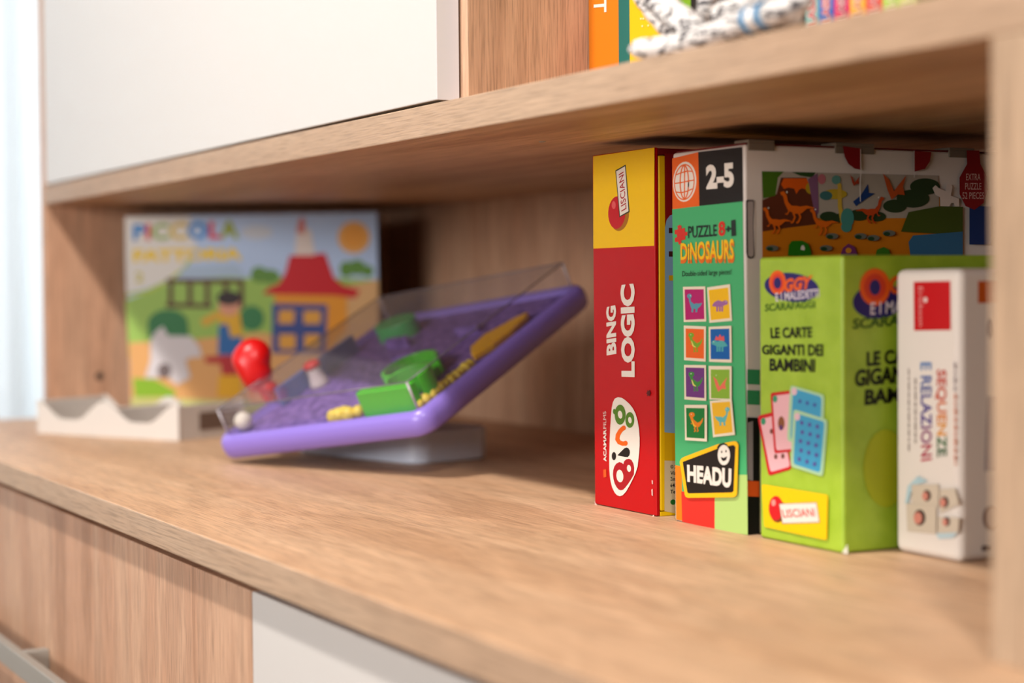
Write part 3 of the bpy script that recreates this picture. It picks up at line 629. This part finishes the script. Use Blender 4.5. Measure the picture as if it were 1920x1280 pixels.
for cx, cy, rx, ry in ((870, 410, 48, 46), (930, 420, 60, 40), (1370, 380, 40, 46), (1430, 370, 50, 44), (1490, 390, 36, 34)): A.ell(cx, cy, rx, ry, ink(98, 146, 60))
A.emit('landscape_print', t)
A.text('PICCOLA', [(148, 216), (758, 208), (758, 98), (148, 122)], WHT, 0.045, colors=[ink(40, 136, 214), ink(216, 44, 64), ink(150, 180, 90), ink(220, 190, 80), ink(36, 134, 216), ink(222, 52, 70), ink(160, 176, 50)])
A.text('FATTORIA', [(150, 340), (775, 328), (772, 255), (150, 268)], ink(250, 212, 30), 0.055); A.text('2', [(165, 455), (208, 455), (208, 395), (165, 395)], ink(206, 196, 70), 0.04); A.emit('title_lettering', t)
A.ell(1412, 198, 92, 92, ink(240, 180, 100)); A.ell(1412, 198, 64, 64, ink(246, 170, 70)); A.emit('printed_sun', t)
BR_ = ink(94, 60, 40)
A.poly([(440, 368), (740, 352), (800, 420), (400, 440)], ink(176, 200, 226)); A.stroke([(340, 445), (785, 450)], 26, BR_)
for x in (365, 475, 575, 680, 770): A.stroke([(x, 445), (x, 600)], 28, BR_)
A.stroke([(340, 585), (600, 590)], 26, BR_); A.ell(350, 690, 115, 80, ink(50, 124, 72)); A.poly([(235, 690), (465, 690), (470, 770), (240, 770)], ink(50, 124, 72)); A.ell(830, 660, 70, 72, ink(56, 130, 78)); A.emit('printed_shed', t)
A.poly([(960, 500), (1372, 505), (1372, 720), (1250, 860), (960, 860)], ink(236, 156, 36)); A.poly([(1045, 302), (1250, 288), (1275, 360), (1300, 430), (1350, 470), (1448, 500), (1420, 545), (1300, 530), (890, 522), (925, 486), (985, 462), (1020, 400)], ink(206, 8, 28))
A.poly([(945, 575), (1262, 582), (1252, 860), (945, 860)], ink(56, 76, 146))
for q in ([(985, 612), (1075, 614), (1070, 690), (980, 690)], [(1125, 616), (1225, 618), (1222, 692), (1125, 692)], [(985, 752), (1080, 752), (1080, 836), (985, 836)], [(1130, 752), (1220, 752), (1218, 834), (1130, 834)]): A.poly(q, ink(232, 168, 66))
A.poly([(1075, 300), (1085, 170), (1105, 150), (1165, 150), (1190, 300)], ink(232, 220, 214)); A.poly([(1085, 170), (1096, 100), (1120, 76), (1136, 110), (1132, 180)], ink(214, 130, 120)); A.emit('printed_house', t)
A.stroke([(700, 610), (620, 650), (545, 690)], 46, ink(226, 176, 60)); A.poly([(650, 620), (760, 620), (780, 780), (640, 780)], ink(232, 180, 40)); A.poly([(640, 700), (690, 690), (710, 770), (770, 760), (770, 870), (635, 870)], ink(40, 106, 176)); A.poly([(560, 880), (770, 865), (760, 985), (660, 985), (650, 920), (565, 915)], ink(190, 40, 44)); A.poly([(640, 985), (770, 985), (770, 1115), (630, 1110)], ink(240, 180, 24))
A.ell(700, 585, 62, 62, ink(226, 160, 130)); A.ell(698, 545, 70, 42, ink(50, 36, 40)); A.emit('printed_figure', t)
CW = ink(222, 216, 220)
A.poly([(250, 790), (275, 740), (320, 705), (350, 760), (480, 762), (530, 820), (545, 880), (480, 885), (450, 900), (480, 1000), (400, 1040), (340, 990), (330, 930), (300, 1000), (220, 1000), (250, 900)], CW); A.ell(330, 960, 40, 44, ink(120, 106, 106)); A.emit('printed_cow', t)

# ------------------------------------------------------------------ white scalloped tray
f0 = Vector((0.1969, -0.0568, 0)); f1 = Vector((0.4082, 0.0548, 0)); e1 = (f1-f0).normalized(); e2 = Vector((-e1.y, e1.x, 0)); wl = (f1-f0).length; dl = 0.113
org = tuple((f0+f1)/2 + e2*dl/2)
t = tag(empty('tray', org), 'white open tray with a scalloped front edge at the left end of the worktop', 'tray')
wp = plain('white_card', (226, 217, 209), 0.5)
def scallop(n=48):
    pts = [(0, 0), (wl, 0)]
    for i in range(n+1):
        u = 1-i/n; s_ = (u*2) % 1.0
        if u in (0, 1): s_ = 0.0
        d = max(0.0, min(1.0, (0.5-abs(s_-0.47))/0.40)); d = d*d*(3-2*d)
        pts.append((u*wl, 0.0425 - 0.0235*d))
    return pts
bm = bmesh.new(); prism(bm, [f0 + e1*a + Vector((0, 0, b_)) for a, b_ in scallop()], e2*0.004); link('front_wall', bm, wp, t, org, bevel=.0006)
bm = bmesh.new(); prism(bm, [f0 + e2*(dl-.004) + e1*a + Vector((0, 0, b_)) for a, b_ in scallop()], e2*0.004); link('back_wall', bm, wp, t, org, bevel=.0006)
for a in (0.0005, wl-.0045):
    bm = bmesh.new(); obx(bm, f0, e1, e2, Vector((0, 0, 1)), (a, a+.004), (.0042, dl-.0042), (0, .0405)); link('side_wall', bm, wp, t, org, bevel=.0006)
bm = bmesh.new(); obx(bm, f0, e1, e2, Vector((0, 0, 1)), (.005, wl-.005), (.0045, dl-.0045), (0.0002, .004)); link('bottom', bm, wp, t, org)
bm = bmesh.new(); obx(bm, f0, e1, e2, Vector((0, 0, 1)), (wl*.5-.006, wl*.5+.006), (.0045, dl-.0045), (.0042, .034)); link('partition', bm, wp, t, org, bevel=.001)
bm = bmesh.new(); obx(bm, f0, e1, e2, Vector((0, 0, 1)), (wl-.0006, wl+.0002), (.035, dl-.012), (.010, .031)); link('side_opening', bm, plain('opening_brown', (120, 96, 82), 0.8), t, org)['label'] = 'brown patch standing in for the opening in the tray side'  # brown slab stands in for the dim view through the side opening

# ------------------------------------------------------------------ purple tilted maze game
SA = Vector((0.6805, 0.0084, 0.0054)); g1 = Vector((0.921, 0.3664, 0.132)).normalized(); g2 = Vector((-0.3876, 0.8294, 0.4024)); g2 = (g2 - g1*g2.dot(g1)).normalized(); g3 = g1.cross(g2)
SZ = 0.290; SB = 0.300     # width and depth of the board
org = (0.757, 0.18, 0)
t = tag(empty('maze_game', org), 'purple tilted maze game under a clear lid on a grey base', 'toy')
G = lambda a, b_, h: SA + g1*a + g2*b_ + g3*h
purple = plain('purple_plastic', (150, 126, 222), 0.32, 0.5); 
def rrect(a0, a1, b0, b1, r, n=6):
    p = []
    for cx, cy, st in ((a1-r, b1-r, 0), (a0+r, b1-r, 90), (a0+r, b0+r, 180), (a1-r, b0+r, 270)):
        for i in range(n+1):
            an = math.radians(st+90*i/n); p.append((cx+r*math.cos(an), cy+r*math.sin(an)))
    return p
# tray body with rounded rim and a recessed floor
bm = bmesh.new()
prof = [(-.000, .010, .000), (.004, -.004, .0), (.0, .0, .0)]
loops = []
def lp_(inset, h, r):
    return [bm.verts.new(G(a, b_, h)) for a, b_ in rrect(inset, SZ-inset, inset, SB-inset, max(.003, r))]
for ins, h, r in ((.010, -.006, .012), (.004, -.0045, .016), (.001, -.001, .018), (0.0, .005, .019), (.0, .009, .019), (.001, .0145, .018), (.004, .0185, .016), (.0085, .020, .012), (.0125, .0185, .009), (.0155, .0150, .006), (.0165, .012, .005)):
    loops.append(lp_(ins, h, r))
nv = len(loops[0])
bm.faces.new(loops[0][::-1])
for L0, L1 in zip(loops, loops[1:]):
    for i in range(nv):
        f = bm.faces.new((L0[i], L0[(i+1) % nv], L1[(i+1) % nv], L1[i])); f.smooth = True
bm.faces.new(loops[-1])
bmesh.ops.recalc_face_normals(bm, faces=bm.faces)
link('game_board', bm, purple, t, org)
pebbly = speckled('purple_pebbled', (84, 58, 140), (150, 116, 202), 120, 0.6, 0.3, bump=1.0)
bm = bmesh.new(); prism(bm, [G(a, b_, .0122) for a, b_ in rrect(.0175, SZ-.0175, .0175, SB-.0175, .004)], g3*.0022); link('play_surface', bm, pebbly, t, org)
# clear lid
clear = bpy.data.materials.new('clear_plastic'); clear.use_nodes = True
nt = clear.node_tree; nt.nodes.remove(nt.nodes['Principled BSDF'])
tr = nt.nodes.new('ShaderNodeBsdfTransparent'); tr.inputs[0].default_value = (0.965, 0.965, 0.97, 1)
gs = nt.nodes.new('ShaderNodeBsdfGlossy'); gs.inputs['Roughness'].default_value = 0.06
df = nt.nodes.new('ShaderNodeBsdfDiffuse'); df.inputs[0].default_value = (0.75, 0.74, 0.78, 1)
fr = nt.nodes.new('ShaderNodeLayerWeight'); fr.inputs['Blend'].default_value = 0.5
pw = nt.nodes.new('ShaderNodeMath'); pw.operation = 'POWER'; pw.inputs[1].default_value = 4.0
ma = nt.nodes.new('ShaderNodeMath'); ma.operation = 'MULTIPLY_ADD'; ma.inputs[1].default_value = 0.30; ma.inputs[2].default_value = 0.025
nt.links.new(fr.outputs['Facing'], pw.inputs[0]); nt.links.new(pw.outputs[0], ma.inputs[0])
m1 = nt.nodes.new('ShaderNodeMixShader'); m1.inputs[0].default_value = 0.03; m2 = nt.nodes.new('ShaderNodeMixShader')
nt.links.new(tr.outputs[0], m1.inputs[1]); nt.links.new(df.outputs[0], m1.inputs[2])
nt.links.new(ma.outputs[0], m2.inputs[0]); nt.links.new(m1.outputs[0], m2.inputs[1]); nt.links.new(gs.outputs[0], m2.inputs[2])
nt.links.new(m2.outputs[0], nt.nodes['Material Output'].inputs[0])
bm = bmesh.new(); I0, I1, HL = .0135, SZ-.0135, .0475; TH = .0014
def ring(ins, h): return [bm.verts.new(G(a, b_, h)) for a, b_ in rrect(I0+ins, I1-ins, I0+ins, SB-.0135-ins, .004-ins*.5, 3)]
o0, o1, i1, i0 = ring(0, .0180), ring(0, HL), ring(TH, HL-TH), ring(TH, .0180); nv = len(o0)
for L0, L1 in ((o0, o1), (i1, i0), (i0, o0)):
    for i in range(nv): bm.faces.new((L0[i], L0[(i+1) % nv], L1[(i+1) % nv], L1[i]))
bm.faces.new(o1); bm.faces.new(i1[::-1])
bmesh.ops.recalc_face_normals(bm, faces=bm.faces)
lid = link('clear_lid', bm, clear, t, org); lid['label'] = 'clear plastic lid'
rimm = plain('lid_edge_dark_line', (120, 112, 122), 0.25)  # dark line painted along the top edges of the clear lid
bm = bmesh.new()
cs = [(I0, I0), (I1, I0), (I1, SB-.0135), (I0, SB-.0135)]
for i in range(4):
    a, c = cs[i], cs[(i+1) % 4]; tube(bm, [G(a[0], a[1], HL-.0006), G(c[0], c[1], HL-.0006)], .0007, 6)
link('lid_edge', bm, rimm, lid, org)
for a in cs:
    bm = bmesh.new(); tube(bm, [G(a[0], a[1], .0185), G(a[0], a[1], HL-.0006)], .0013, 8); link('lid_corner', bm, plain('lid_corner_glint', (186, 178, 184), 0.15, 0.8), lid, org)  # pale tubes imitate the bright glints on the clear lid's corners
# obstacles under the lid
green = plain('green_plastic', (72, 206, 36), 0.35, 0.4); yel = plain('yellow_plastic', (250, 218, 70), 0.4); orangey = plain('amber_plastic', (255, 188, 14), 0.4)
def arcwall(ca, cb, r0, r1, a0, a1, h0, h1, m, name, lbl, n=18):
    bm = bmesh.new(); P = []
    for r, sgn in ((r1, 1), (r0, -1)):
        for i in range(n+1):
            k = i if sgn > 0 else n-i; an = math.radians(a0+(a1-a0)*k/n); P.append(G(ca+r*math.cos(an), cb+r*math.sin(an), h0))
    prism(bm, P, g3*(h1-h0)); o = link(name, bm, m, t, org, bevel=.001); o['label'] = lbl
    return o
def beads(pts, m, r, name, lbl):
    bm = bmesh.new()
    for i in range(len(pts)-1):
        p, q = Vector(pts[i]), Vector(pts[i+1]); nb = max(2, int((q-p).length/(r*1.3)))
        for k in range(nb):
            c = p.lerp(q, k/nb); ball(bm, G(c.x, c.y, .0145+r*.75), r*(1+.12*math.sin(k*2.3+i)), mi=0, seg=12)
    o = link(name, bm, m, t, org); o['label'] = lbl
arcwall(.2485, .046, .0205, .0238, -25, 205, .0144, .043, green, 'curved_wall', 'tall curved green wall near the front corner')
bm = bmesh.new(); prism(bm, [G(a, b_, .0144) for a, b_ in rrect(.200, .270, .019, .032, .004)], g3*.026); link('curved_wall', bm, green, t, org, bevel=.001)['label'] = 'straight green wall along the front edge'
arcwall(.205, .098, .026, .030, 20, 330, .0144, .034, green, 'curved_wall', 'round green wall behind the front one')
bm = bmesh.new(); prism(bm, [G(.205+.028*math.cos(i*math.pi/12), .098+.028*math.sin(i*math.pi/12), .0144) for i in range(24)], g3*.010); link('green_disc', bm, green, t, org, bevel=.001)
bm = bmesh.new(); prism(bm, [G(.070+.026*math.cos(i*math.pi/12), .238+.020*math.sin(i*math.pi/12), .0144) for i in range(24)], g3*.018); link('green_disc', bm, plain('green_plastic', (60, 186, 104), 0.35), t, org, bevel=.001)
beads([(.158, .022), (.170, .026), (.178, .023), (.198, .031)], yel, .0068, 'yellow_beads', 'string of yellow beads along the front edge')
beads([(.2670, .026), (.2690, .045), (.2672, .060), (.2695, .085), (.268, .118)], yel, .0056, 'yellow_beads', 'string of yellow beads along the right edge')
bm = bmesh.new(); prism(bm, [G(a, b_, .0144) for a, b_ in ((.262, .125), (.270, .150), (.272, .180), (.268, .212), (.262, .226), (.252, .216), (.246, .200), (.236, .178), (.240, .150), (.252, .134))], g3*.008); link('amber_ramp', bm, orangey, t, org, bevel=.002)
for a, b_, hh in ((.10, .20, .02), (.14, .16, .014), (.19, .21, .016)):
    bm = bmesh.new(); prism(bm, [G(x, y, .0144) for x, y in rrect(a-.016, a+.016, b_-.004, b_+.004, .003)], g3*hh*.6); link('purple_wall', bm, pebbly, t, org, bevel=.001)
blu = plain('blue_plastic', (90, 110, 170), 0.4)
bm = bmesh.new(); prism(bm, [G(x, y, .0144) for x, y in rrect(.026, .032, .08, .21, .002)], g3*.02); link('blue_wall', bm, blu, t, org, bevel=.001)
bm = bmesh.new(); ball(bm, G(.0265, .027, .0255), .0095); link('marble', bm, plain('white_plastic', (236, 226, 212), 0.3), t, org)['label'] = 'white ball in the left front corner'
# knob with heart on the far left edge, small white peg with red cap
redp = plain('red_plastic', (214, 8, 12), 0.34, 0.4)
kb = G(.006, .088, .030)
bm = bmesh.new(); ball(bm, kb + RT*.0005 + UP*.004, .0115, .0115, .0085, seg=24)
tube(bm, [G(.006, .088, .017), kb], [.006, .007], 14)
link('knob_base', bm, redp, t, org)
o2 = [(705, 890), (725, 830), (770, 785), (830, 768), (890, 785), (922, 820), (930, 865), (922, 905), (938, 945), (925, 1000), (890, 1040), (840, 1055), (795, 1030), (750, 970)]
o2 = [((x-815)/5300, (915-y)/4900) for x, y in o2]
for _ in range(2):
    n2_ = []
    for k in range(len(o2)):
        a, c = o2[k], o2[(k+1) % len(o2)]
        n2_ += [(a[0]*.75+c[0]*.25, a[1]*.75+c[1]*.25), (a[0]*.25+c[0]*.75, a[1]*.25+c[1]*.75)]
    o2 = n2_
cen = kb + RT*(-.0165) + UP*.0265
bm = bmesh.new(); rings = []
for jj in range(17):
    ph = -math.pi/2 + math.pi*jj/16; rr = max(.002, math.cos(ph)**0.75); dd = math.sin(ph)*.0185
    rings.append([bm.verts.new(cen + RT*u*rr + UP*v*rr + FW*dd) for u, v in o2])
NS = len(o2)
for a, c in zip(rings, rings[1:]):
    for i in range(NS):
        f = bm.faces.new((a[i], a[(i+1) % NS], c[(i+1) % NS], c[i])); f.smooth = True
bmesh.ops.remove_doubles(bm, verts=bm.verts, dist=.0002); bmesh.ops.recalc_face_normals(bm, faces=bm.faces)
link('heart_knob', bm, redp, t, org)['label'] = 'glossy red heart-like knob'
pb = G(.045, .125, .0144)
bm = bmesh.new(); tube(bm, [pb, pb+g3*.004, pb+g3*.014, pb+g3*.021], [.011, .010, .008, .008], 16); pg = link('peg', bm, plain('white_plastic', (226, 210, 206), 0.4), t, org)
bm = bmesh.new(); tube(bm, [pb+g3*.0212, pb+g3*.025, pb+g3*.0275], [.0095, .0095, .006], 16); link('peg_cap', bm, redp, pg, org)['label'] = 'red cap'
# base and swivel neck
b0 = Vector((0.8157, 0.1648, 0)); bu = (Vector((0.629, 0.1154, 0)) - b0).normalized(); bv = Vector((bu.y, -bu.x, 0))
if bv.y < 0: bv = -bv
greyp = plain('pale_grey_plastic', (226, 234, 252), 0.4)
bm = bmesh.new(); prism(bm, [b0 + bu*a + bv*b_ for a, b_ in rrect(0, .205, 0, .105, .020)], Vector((0, 0, .034)))
link('base', bm, greyp, t, org, bevel=.004, seg=3, smooth=True)
nk = b0 + bu*.085 + bv*.065
zt_ = (g3.dot(SA) - .0062 - g3.x*nk.x - g3.y*nk.y)/g3.z
bm = bmesh.new(); tube(bm, [nk + Vector((0, 0, .034)), nk + Vector((0, 0, .040)), nk + Vector((0, 0, zt_-.003))], [.032, .024, .020], 24); link('neck', bm, greyp, t, org)

# ------------------------------------------------------------------ books and paper craft on the upper shelf
ZS = H + TB
YB = 0.1256
def book(x0, x1, h, depth, cover, label, group, name='book', y=YB, art=None):
    org = ((x0+x1)/2, y+depth/2, ZS)
    t = tag(empty(name, org), label, 'book', group); zs = ZS + .0004
    bm = bmesh.new(); r = min(.0012, (x1-x0)*.12)
    bx(bm, x0, x0+r, y+.001, y+depth, zs, zs+h); bx(bm, x1-r, x1, y+.001, y+depth, zs, zs+h); bx(bm, x0, x1, y, y+r+.001, zs, zs+h)
    link('cover', bm, cover, t, org, bevel=.0005)
    bm = bmesh.new(); bx(bm, x0+r, x1-r, y+r+.001, y+depth-.004, zs+.002, zs+h-.003); link('pages', bm, plain('paper_pages', (236, 228, 212), 0.8), t, org)
    return t
cov = lambda *c: plain('book_cover', c, 0.4)
GB = 'books on the upper shelf'
t = book(1.2165, 1.2596, .245, .19, cov(226, 122, 4), 'orange book with white lettering, against the wooden divider', GB)
A = Art((0, YB, 0), (0, -1, 0)); A.view(1080, 0, 2.6667); A.text('IT', [(88, -26), (88, 66), (152, 60), (152, -32)], WHT, 0.02)
A.emit('spine_lettering', t)
t = book(1.2599, 1.2748, .235, .18, cov(6, 104, 96), 'teal book between the orange and the yellow one', GB)
t = book(1.2752, 1.3395, .225, .18, cov(246, 190, 6), 'yellow book behind the paper wreath', GB)
A = Art((0, YB, 0), (0, -1, 0)); A.view(1160, 0, 5.333)
for x, y in ((222, 188), (246, 188), (236, 262), (296, 256)): A.poly([(x-8, y-10), (x+8, y-12), (x+8, y+8), (x-8, y+10)], ink(250, 226, 150))
A.emit('spine_print', t)
t = book(1.3400, 1.3555, .23, .18, cov(120, 168, 20), 'lime book next to the black one behind the paper wreath', GB)
t = book(1.3558, 1.3925, .22, .18, cov(22, 18, 18), 'black book behind the paper wreath', GB)
xs = [1.4854, 1.4989, 1.5140, 1.5292, 1.5444, 1.5600, 1.5752, 1.5904]
cl = [((130, 176, 170), 'pale teal'), ((44, 100, 180), 'blue'), ((222, 26, 100), 'pink'), ((248, 178, 50), 'yellow'), ((220, 74, 60), 'red'), ((168, 204, 80), 'lime'), ((200, 206, 120), 'olive')]
tc = [(186, 34, 40), (186, 34, 60), (150, 20, 60), (200, 120, 40), (176, 40, 40), (160, 190, 70), (160, 190, 70)]
GS = 'school series with rainbow spines'
ordn = ['first', 'second', 'third', 'fourth', 'fifth', 'sixth', 'last']
for i in range(7):
    c_, nm = cl[i]
    t = book(xs[i], xs[i+1]-.0003, .24, .18, cov(*c_), f'thin {nm} book, {ordn[i]} of the rainbow-spined series', GS)
    A = Art((0, YB, 0), (0, -1, 0))
    pc = (xs[i]+xs[i+1])/2; wq = .0044
    # lettering runs up the spine; spine coordinates are metric here
    A.at = lambda u, v, A=A, pc=pc: Vector((pc+u, YB-.00025-A.k*2.2e-5, ZS+v))
    zb = 0.0222
    A.text('CLASSE', [(wq, zb), (wq, zb+.0250), (-wq, zb+.0250), (-wq, zb)], ink(246, 220, 214), 0.075)
    A.text('CLASSE', [(wq*.9, zb+.0005), (wq*.9, zb+.0247), (-wq*.9, zb+.0247), (-wq*.9, zb+.0005)], ink(*tc[i]), 0.015)
    A.emit('spine_lettering', t)

# paper wreath rolled from printed newspaper
pm = bpy.data.materials.new('rolled_newsprint'); pm.use_nodes = True
nt = pm.node_tree; b = nt.nodes['Principled BSDF']; b.inputs['Roughness'].default_value = 0.7
tcn = nt.nodes.new('ShaderNodeTexCoord'); mp = nt.nodes.new('ShaderNodeMapping'); mp.inputs['Scale'].default_value = (150, 150, 420); mp.inputs['Rotation'].default_value = (.2, .5, .3)
no = nt.nodes.new('ShaderNodeTexNoise'); no.inputs['Scale'].default_value = 1.0; no.inputs['Detail'].default_value = 2
n2 = nt.nodes.new('ShaderNodeTexNoise'); n2.inputs['Scale'].default_value = 70; n2.inputs['Detail'].default_value = 1
r1 = nt.nodes.new('ShaderNodeValToRGB'); r1.color_ramp.elements[0].position = .50; r1.color_ramp.elements[1].position = .56
r1.color_ramp.elements[0].color = lin((238, 232, 228)); r1.color_ramp.elements[1].color = lin((70, 64, 68))
r2 = nt.nodes.new('ShaderNodeValToRGB'); r2.color_ramp.elements[0].position = .38; r2.color_ramp.elements[1].position = .48
mxn = nt.nodes.new('ShaderNodeMix'); mxn.data_type = 'RGBA'; mxn.inputs['A'].default_value = lin((238, 232, 228))
nt.links.new(tcn.outputs['Object'], mp.inputs['Vector']); nt.links.new(mp.outputs['Vector'], no.inputs['Vector']); nt.links.new(tcn.outputs['Object'], n2.inputs['Vector'])
nt.links.new(no.outputs['Fac'], r1.inputs['Fac']); nt.links.new(n2.outputs['Fac'], r2.inputs['Fac']); nt.links.new(r2.outputs['Color'], mxn.inputs['Factor']); nt.links.new(r1.outputs['Color'], mxn.inputs['B'])
nt.links.new(mxn.outputs['Result'], b.inputs['Base Color'])
org = (1.53, 0.05, ZS)
t = tag(empty('paper_wreath', org), 'white wreath of rolled newspaper tubes at the front edge of the upper shelf', 'craft')
def ptube(pts, rad, name='paper_tube', mats=None):
    P = []
    pts = [Vector(p) for p in pts]
    for i in range(len(pts)-1):
        for k in range(6): P.append(pts[i].lerp(pts[i+1], k/6))
    P.append(pts[-1]); R_ = []
    n = len(P)
    for i in range(n):
        e = min(i, n-1-i)/3.0; R_.append(rad*(math.sin(min(1, e+.25)*math.pi/2))*(1+.06*math.sin(i*1.7)))
    for _ in range(3): P = [P[0]] + [(P[i-1]+P[i]*2+P[i+1])/4 for i in range(1, n-1)] + [P[-1]]
    bm = bmesh.new(); tube(bm, P, R_, 14); return link(name, bm, mats or pm, t, org)
Y1 = 0.016
q = lambda px, py, y: yp(px, py, y)
r_ = .0062
ptube([q(1183, 92, .014), q(1260, 88, .016), q(1330, 66, .018), q(1400, 40, .02), q(1470, 18, .022), q(1520, -4, .026)], .0068)
ptube([q(1208, -30, .034), q(1240, 8, .032), q(1278, 38, .030), q(1316, 66, .030)], .0088)
ptube([q(1190, -40, .058), q(1216, 6, .056), q(1250, 46, .053), q(1288, 76, .050)], .0075)
ptube([q(1300, 70, .048), q(1322, 30, .050), q(1330, -20, .052)], .0062)
ptube([q(1340, 36, .044), q(1400, 8, .042), q(1470, -22, .042)], .0085)
ptube([q(1380, 62, .040), q(1440, 44, .040), q(1500, 30, .042)], .0068)
bm = bmesh.new(); pa, pb_ = q(1404, 39, .0202), q(1440, 26, .021)
blue = plain('blue_tape', (60, 140, 190), 0.3)
for u in (.0, .75): tube(bm, [pa.lerp(pb_, u), pa.lerp(pb_, u+.22)], .0079, 14)
link('blue_tape_band', bm, blue, t, org)['label'] = 'blue taped bands'
